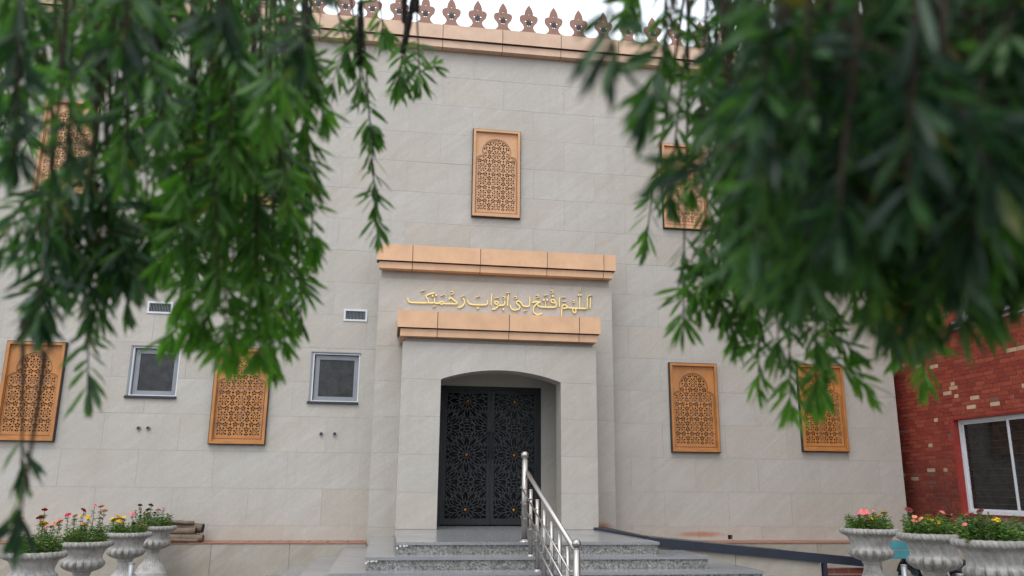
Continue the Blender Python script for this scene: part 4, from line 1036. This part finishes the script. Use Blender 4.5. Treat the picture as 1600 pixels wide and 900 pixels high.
lw = thing('low_stone_wall', 'short beige stone wall against the brick building behind the urns', 'wall', (9.38, -1.95, -.872))
link('coping', mesh_from(bm_box(-.50, .50, -.07, .07, .741, .79), 'coping'), M_STONE, lw)
for zz in (0, .372): link('stone_panel', mesh_from(bm_box(-.48, .50, -.05, .05, zz + .002, zz + .368), 'stone_panel'), M_STONE2, lw)

# ------------------------------------------------------------------ bollards
def bollard(px, ptop, yy, lbl):
    q = at_y(px, ptop, yy); r = .035
    b = thing('bollard', lbl, 'bollard', (q.x, q.y, -.872), 'short steel bollards among the urns')
    h = q.z + .872; bm = bmesh.new(); tube(bm, [(0, 0, 0), (0, 0, h - .012)], r, 18); link('tube', mesh_from(bm, 'tube'), M_STEELG, b)
    bm = bmesh.new(); lathe(bm, [(r + .003, h - .0115), (r + .004, h - .002), (r * .8, h), (.0, h)], 18); link('cap', mesh_from(bm, 'cap'), M_STEELG, b)
bollard(1412, 882, -5.2, 'steel bollard standing in front of the bench between two urns')
bollard(1500, 896, -6.6, 'short steel bollard between the middle and far right urns')
bollard(206, 879, -2.9, 'grey steel bollard standing beside the third urn on the left')

# ------------------------------------------------------------------ the two weeping trees
LEAFMAT = M_LEAF
leaf_protos = []
for i in range(4):
    me = bpy.data.meshes.new('leaf'); me.from_pydata([(x, y * .12, z * .19 - .10 * x * x) for x, y, z in T], [], TF)
    set_tone(me, [.1 + .27 * i] * 8); set_tone(me, [(.0, .2, .55, .9)[i]] * 8, 'young'); me.materials.append(LEAFMAT)
    for p_ in me.polygons: p_.use_smooth = True
    leaf_protos.append(me)
class Tree:
    def __init__(s, name, label): s.o = thing(name, label, 'tree'); s.P = []; s.D = []; s.L = []; s.W = []; s.Y = []
    def leaves(s, P, D, L, Wd, Y): s.P.append(P); s.D.append(D); s.L.append(L); s.W.append(Wd); s.Y.append(Y)
def shoot(tr, tip, base, leafy, young, scale=1.0, dens=1.0, tuft=True):
    """leaves around the last `leafy` metres of the line base->tip"""
    tip, base = Vector(tip), Vector(base); ax = (tip - base); Ln = ax.length; ax.normalize(); leafy = min(leafy, Ln)
    n = int(leafy / .0060 * dens)
    s = rng.random(n) ** 1.25 * leafy                    # distance up from the tip, denser at the tip
    keep = (np.sin(s * 46 + rng.random() * 6) > -.35) | (s < .05) | (rng.random(n) < .25); s = s[keep]; n = len(s)
    if n == 0: return
    a = np.array(ax); u = np.cross(a, [0.3, .9, .1]); u /= np.linalg.norm(u); v = np.cross(a, u)
    ph = rng.random(n) * 2 * math.pi; rad = np.outer(np.cos(ph), u) + np.outer(np.sin(ph), v)
    op = np.radians(np.clip(10 + 62 * (s / max(leafy, .1)) ** .55 + rng.normal(0, 13, n), 4, 92))
    D = a[None, :] * np.cos(op)[:, None] + rad * np.sin(op)[:, None]; D[:, 2] -= .12
    P = np.array(tip)[None, :] - a[None, :] * s[:, None]
    L = scale * rng.uniform(.050, .076, n) * (1 - .25 * (s < .012)); Wd = scale * rng.uniform(.0072, .0112, n)
    Y = np.clip(young * (1.35 - s / .22) + rng.normal(0, .12, n), 0, 1)
    tr.leaves(P, D, L, Wd, Y)
def strand(tr, px, py, d, top_py=-60, leafy=.45, young=.35, sway=.05, caps=0, shoots=3, scale=1.0, dens=1.0, leanpx=0, bare=None):
    py -= 45 / d
    tip = at_d(px, py, d); top = at_d(px + leanpx, top_py, d); top.z = max(top.z, tip.z + .25)
    top.x += random.uniform(-.03, .03); top.y += random.uniform(-.05, .05)
    n = 7; pts = []
    w1, w2 = random.uniform(-sway, sway), random.uniform(-sway, sway)
    for i in range(n + 1):
        q = i / n; p = tip.lerp(top, q); p.x += w1 * math.sin(q * 2.6) * q * .7; p.y += w2 * math.sin(q * 2.2) * q; pts.append(p)
    bm = bmesh.new(); tube(bm, pts, [.0014 + .0028 * (i / n) for i in range(n + 1)], 6)
    br = link('hanging_branch', None, None, tr.o)
    cap_bm = bmesh.new(); any_caps = False
    def along(q):
        f = q * n; i = min(int(f), n - 1); return pts[i].lerp(pts[i + 1], f - i), (pts[i + 1] - pts[i]).normalized()
    total = (top - tip).length
    shoot(tr, tip, along(min(1, leafy / total))[0], min(leafy, .12), young, scale, dens * 1.9)
    # older foliage further up, in whorls
    m = 0; q = .13 / total
    while q * total < leafy and q < 1:
        p, tdir = along(q); seg = random.uniform(.05, .10)
        if random.random() < .82: shoot(tr, p, p + tdir * seg, seg, young * .45, scale, dens * 1.0)
        q += seg * 1.15 / total
    for _ in range(shoots):
        q = random.uniform(.08, min(.95, leafy / total * 1.15)); p, tdir = along(q); a = random.uniform(0, 2 * math.pi)
        o_ = Vector((math.cos(a), math.sin(a) * .7, 0)); L_ = random.uniform(.07, .19)
        e1 = p + o_ * L_ * .42 - Vector((0, 0, min(L_ * .25, q * total * .3))); e2 = p + o_ * L_ * .62 - Vector((0, 0, min(L_ * .95, max(q * total - .02, .01))))
        tube(bm, [p, e1, e2], [.0018, .0014, .0010], 5); shoot(tr, e2, e1, .10, young, scale, dens * 1.6); shoot(tr, e1, p, .07, young * .5, scale, dens * .6)
    for _ in range(caps):
        q = random.uniform(.18, .85); p, tdir = along(q); Lc = random.uniform(.05, .12)
        u_ = tdir.cross(Vector((.2, .9, .1))).normalized(); v_ = tdir.cross(u_); k = 0; s_ = 0
        while s_ < Lc:
            for j in range(5):
                a = 2 * math.pi * j / 5 + k * .6; c = p + tdir * s_ + (u_ * math.cos(a) + v_ * math.sin(a)) * .0058
                bmesh.ops.create_icosphere(cap_bm, subdivisions=1, radius=.0042 * random.uniform(.8, 1.2), matrix=Matrix.Translation(c))
            s_ += .0078; k += 1
        any_caps = True
    link('stem', mesh_from(bm, 'stem'), M_TWIG, br)
    if any_caps: link('seed_capsules', mesh_from(cap_bm, 'seed_capsules'), M_CAPS, br)
    else: cap_bm.free()
    return pts[-1]
def finish_tree(tr, nsingle=300):
    P = np.concatenate(tr.P); D = np.concatenate(tr.D); L = np.concatenate(tr.L); Wd = np.concatenate(tr.W); Y = np.concatenate(tr.Y)
    D, Sd, N = leaf_frames(D)
    v = P - np.array(CAM); z = v @ np.array(RF); px = 800 + FPX * (v @ np.array(RX)) / np.maximum(z, .05); py = 450 - FPX * (v @ np.array(RU)) / np.maximum(z, .05)
    inf = (z > .3) & (px > 0) & (px < 1600) & (py > 0) & (py < 900)
    sc = np.where(inf, L / z, -1); idx = np.argsort(-sc)[:nsingle]; rest = np.setdiff1d(np.arange(len(P)), idx)
    for i in idx:
        o = link('leaf', leaf_protos[min(3, int(Y[i] * 3.99))], None, tr.o)
        m = Matrix.Identity(4); s_ = L[i]; w_ = Wd[i] / .12
        for r in range(3): m[r][0] = D[i][r] * s_; m[r][1] = Sd[i][r] * w_; m[r][2] = N[i][r] * w_; m[r][3] = P[i][r]
        o.matrix_world = m
    me = leaf_batch('foliage', P[rest], None, L[rest], Wd[rest], Y[rest], LEAFMAT, .10, frames=(D[rest], Sd[rest], N[rest]))
    me.polygons.foreach_set('use_smooth', [True] * len(me.polygons))
    link('foliage', me, None, tr.o, kind='stuff')
    print('TREE', tr.o.name, len(P), int(inf.sum()))
def limb(tr, pts, r0, r1, name='limb'):
    bm = bmesh.new(); n = len(pts); tube(bm, pts, [r0 + (r1 - r0) * i / (n - 1) for i in range(n)], 10); link(name, mesh_from(bm, name), M_TREEBARK, tr.o)
def interp(tab, x):
    for (a, b), (c, d) in zip(tab, tab[1:]):
        if a <= x <= c: return b + (d - b) * (x - a) / (c - a)
    return tab[0][1] if x < tab[0][0] else tab[-1][1]

# ---- left tree
random.seed(21); rng = np.random.default_rng(5)
tl = Tree('bottlebrush_tree', 'weeping bottlebrush tree hanging green branches over the left half of the wall')
EXPL = [ # px, py, depth, leafy, young, caps, shoots, lean, top
    (590, 388, 2.15, .20, .35, 0, 1, -22, -80), (582, 240, 2.1, .12, .35, 1, 1, -30, -80), (620, 158, 2.2, .12, .35, 3, 1, 10, -60), (655, 152, 2.2, .12, .35, 2, 1, 5, -60), (632, 150, 2.25, .12, .4, 2, 0, 0, -60), (562, 165, 2.0, .14, .4, 2, 1, -14, -70),
    (545, 120, 2.0, .12, .4, 1, 1, -20, -60), (600, 80, 2.1, .10, .35, 1, 0, 0, -60),
    (137, 640, 1.55, .17, .1, 1, 0, -4, -60), (60, 545, 1.2, .3, .05, 0, 2, 40, -60), (20, 300, 1.0, .2, .0, 0, 1, 20, -60), (298, 552, 1.6, .45, .75, 0, 3, 20, -60), (352, 575, 1.55, .45, .8, 0, 3, 10, -60), (388, 545, 1.7, .5, .7, 0, 3, 0, -60),
    (430, 600, 1.75, .5, .75, 0, 3, -8, -60), (280, 515, 1.7, .4, .6, 0, 3, 10, -60), (470, 525, 2.0, .16, .2, 0, 1, 10, -60), (490, 420, 1.8, .40, .55, 0, 2, -25, -60), (480, 300, 1.8, .35, .4, 1, 2, -30, -60), (150, 430, 1.5, .16, .15, 1, 3, 20, -60),
    (100, 470, 1.4, .18, .05, 0, 3, 35, -60), (195, 120, .95, .14, .1, 0, 0, 0, -60), (335, 90, .9, .16, .05, 0, 0, 5, -60), (475, 130, 1.0, .15, .1, 0, 0, -6, -60), (235, 450, 1.5, .5, .3, 1, 3, 0, -60)]
EXPL += [(322, 545, 1.6, .35, .7, 0, 4, 10, -60), (365, 590, 1.7, .35, .8, 0, 4, 5, -60), (405, 585, 1.6, .35, .7, 0, 4, 0, -60), (445, 560, 1.8, .3, .6, 0, 3, -5, -60), (340, 480, 1.4, .4, .5, 0, 4, 0, -60), (290, 420, 1.5, .4, .4, 0, 4, 0, -60), (400, 470, 1.5, .4, .5, 0, 4, 0, -60), (460, 400, 1.6, .4, .5, 0, 4, -10, -60), (480, 330, 1.7, .4, .4, 1, 3, -10, -60),
    (75, 520, 1.5, .22, .1, 0, 4, 25, -60), (150, 520, 1.5, .22, .15, 0, 4, 5, -60), (130, 490, 1.4, .2, .05, 0, 4, 0, -60), (170, 470, 1.5, .25, .2, 0, 4, 0, -60), (40, 190, 1.5, .22, .2, 0, 3, 0, -60), (30, 120, 1.4, .15, .15, 0, 3, 0, -60)]
tops = []
for (px, py, d, lf, yo, cp, sh, ln, tp) in EXPL: tops.append(strand(tl, px, py, d, tp, lf, yo, .03, cp, sh, leanpx=ln))
env = [(0, 470), (60, 500), (110, 520), (180, 430), (230, 440), (300, 500), (400, 540), (440, 520), (470, 400), (510, 330), (525, 120), (560, 60), (660, 20)]
for i in range(38):
    px = 175 + 285 * random.random() ** .8 if random.random() < .84 else random.uniform(-25, 175); f = random.random() ** .75; e = interp(env, px); py = e * (.10 + .84 * f)
    if px < 178 and py > 170: py = 60 + random.random() * 120 if 50 < px < 165 else py * .75
    d = random.choice([random.uniform(1.15, 1.7), random.uniform(1.5, 2.4), random.uniform(2.0, 2.9)])
    tops.append(strand(tl, px, py, d, -60 - random.uniform(0, 60), random.uniform(.25, .5), .25 + .6 * f * random.random(), .05, 1 if random.random() < .6 else 0, random.choice([1, 2, 3]), dens=.85))
# low sprig at the left edge
strand(tl, 28, 872, 1.15, 640, .10, .0, .01, 0, 0, leanpx=18); strand(tl, 34, 770, 1.35, 560, .07, .0, .01, 0, 0, leanpx=10)
limb(tl, [(-3.6, -13.9, -.87), (-3.5, -13.85, .3), (-3.3, -13.8, 1.4), (-2.9, -13.5, 2.3)], .16, .10, 'trunk')
limb(tl, [(-2.9, -13.5, 2.3), (-2.2, -12.9, 2.75), (-1.4, -12.5, 2.95), (-.5, -12.3, 3.0), (.0, -12.2, 2.9)], .075, .02)
limb(tl, [(-2.9, -13.5, 2.3), (-2.0, -13.3, 2.35), (-1.1, -13.1, 2.3), (-.3, -13.0, 2.15)], .06, .012)
limb(tl, [(-2.9, -13.5, 2.3), (-3.2, -14.3, 3.0), (-2.6, -15.0, 3.4)], .06, .015)
def shade_crown(tr, c, r, n, sc=1.6, zmin=None):  # unseen leaf clumps overhead, added to shade the hanging foliage
    u = rng.normal(size=(n, 3)); u /= np.linalg.norm(u, axis=1, keepdims=True); rad = rng.random(n) ** .45
    k = int(n / 26) + 1; cc = rng.integers(0, k, n); cen = u[:k] * rad[:k, None]
    P = cen[cc] * np.array(r) + rng.normal(size=(n, 3)) * .11 + np.array(c)
    ok = P[:, 2] > CAM.z + np.maximum(0, (P[:, 1] - CAM.y)) * np.where(P[:, 0] > 0, .88, .72) + .27
    P = P[ok]; n = len(P); D = rng.normal(size=(n, 3)) * .6 + np.array([0, 0, -1.0]); tr.leaves(P, D, rng.uniform(.05, .075, n) * sc, rng.uniform(.007, .010, n) * sc, np.clip(rng.normal(.1, .1, n), 0, 1))
shade_crown(tl, (-2.1, -13.1, 3.5), (1.5, 1.5, .8), 5000)
finish_tree(tl)

# ---- right tree
random.seed(33); rng = np.random.default_rng(9)
trr = Tree('bottlebrush_tree', 'dense dark weeping bottlebrush tree covering the upper right corner')
EXPR = [
    (1008, 408, 1.9, .12, .5, 0, 0, 60, -60), (1068, 540, 1.8, .22, .55, 0, 2, -2, -60), (1045, 345, 1.7, .14, .3, 0, 1, 40, -60), (960, 150, .80, .10, .0, 0, 0, -20, -60), (1010, 230, 1.0, .12, .15, 0, 0, 60, -60), (1095, 510, 1.8, .35, .45, 0, 3, 10, -60),
    (1150, 560, 1.75, .4, .5, 0, 3, 5, -60), (1185, 635, 1.8, .35, .7, 0, 2, 0, -60), (1235, 668, 1.75, .4, .8, 0, 2, 0, -60), (1275, 655, 1.7, .35, .75, 0, 2, -5, -60), (1290, 600, 1.8, .4, .55, 0, 3, 0, -60), (1335, 500, 1.8, .4, .65, 0, 3, 0, -60),
    (1215, 590, 1.6, .4, .4, 1, 3, 0, -60), (1385, 560, 1.05, .25, .2, 0, 2, 10, -60), (1442, 625, 1.75, .17, .85, 0, 1, 0, -60), (1425, 560, 1.2, .3, .3, 0, 2, 5, -60), (1500, 555, 1.05, .3, .1, 0, 2, 0, -60), (1585, 500, 1.1, .3, .1, 0, 2, 0, -60), (1545, 520, 1.3, .3, .15, 0, 3, 0, -60),
    (1460, 520, 1.4, .4, .3, 0, 3, 0, -60), (1150, 380, .95, .2, .2, 0, 1, 0, -60), (1250, 300, .85, .2, .05, 0, 1, 0, -60), (1040, 130, 1.5, .2, .4, 0, 2, 20, -60), (1095, 240, 1.4, .3, .3, 0, 2, 30, -60), (1200, 330, .75, .16, 0, 0, 1, 0, -60), (1310, 420, .72, .16, 0, 0, 1, 0, -60), (1420, 380, .7, .16, 0, 0, 1, 0, -60), (1520, 440, .75, .18, 0, 0, 1, 0, -60), (1260, 230, .75, .10, 0, 0, 0, 0, -60), (1480, 300, .75, .12, 0, 0, 0, 0, -60), (1370, 330, .8, .14, 0, 0, 1, 0, -60), (1575, 330, .75, .2, 0, 0, 1, 0, -60)]
for (px, py, d, lf, yo, cp, sh, ln, tp) in EXPR: strand(trr, px, py, d, tp, lf, yo, .03, cp, sh, leanpx=ln)
env = [(1010, 90), (1040, 330), (1080, 430), (1140, 500), (1200, 560), (1280, 570), (1330, 480), (1400, 500), (1500, 520), (1640, 500)]
for i in range(165):
    px = 1115 + 530 * random.random() ** .85; f = random.random() ** .5; py = interp(env, px) * (.08 + .88 * f)
    d = random.choice([random.uniform(.75, 1.3), random.uniform(1.1, 2.0), random.uniform(1.7, 2.7)])
    if px < 1200: d = max(d, 1.5 + .5 * random.random())
    lf_ = random.uniform(.24, .44)
    if random.random() < .45: lf_ = max(.12, min(lf_, (py - 120) * d / FPX))
    if py < 290 and px > 1220 and random.random() < .2: continue
    strand(trr, px, py, d, -60 - random.uniform(0, 60), lf_, .05 + .35 * f * random.random(), .05, 1 if random.random() < .15 else 0, random.choice([2, 3, 4]), dens=.95)
limb(trr, [(3.4, -13.6, -.87), (3.35, -13.55, .4), (3.2, -13.4, 1.5), (2.9, -13.2, 2.4)], .19, .12, 'trunk')
limb(trr, [(2.9, -13.2, 2.4), (2.3, -12.9, 2.8), (1.5, -12.6, 3.0), (.8, -12.4, 2.95), (.5, -12.3, 2.85)], .08, .02)
limb(trr, [(2.9, -13.2, 2.4), (2.1, -13.2, 2.35), (1.4, -13.2, 2.2), (.8, -13.3, 2.0)], .06, .012)
limb(trr, [(2.9, -13.2, 2.4), (2.6, -12.2, 2.9), (2.1, -11.5, 3.2)], .06, .015)
limb(trr, [(2.9, -13.2, 2.4), (2.7, -14.4, 3.0), (1.9, -15.3, 3.4)], .06, .015)
shade_crown(trr, (1.9, -13.0, 3.1), (1.8, 1.7, .9), 24000)
shade_crown(trr, (2.2, -14.6, 2.9), (1.5, 1.0, 1.0), 14000); shade_crown(trr, (1.3, -13.6, 2.3), (1.2, .9, .5), 14000)
shade_crown(trr, (1.2, -16.4, 2.6), (2.6, 1.6, 1.1), 9000, 2.6); shade_crown(trr, (1.9, -12.9, 3.6), (1.6, 1.3, .6), 9000, 2.2)  # oversized leaves out of view, added to keep light off the right foliage
finish_tree(trr)
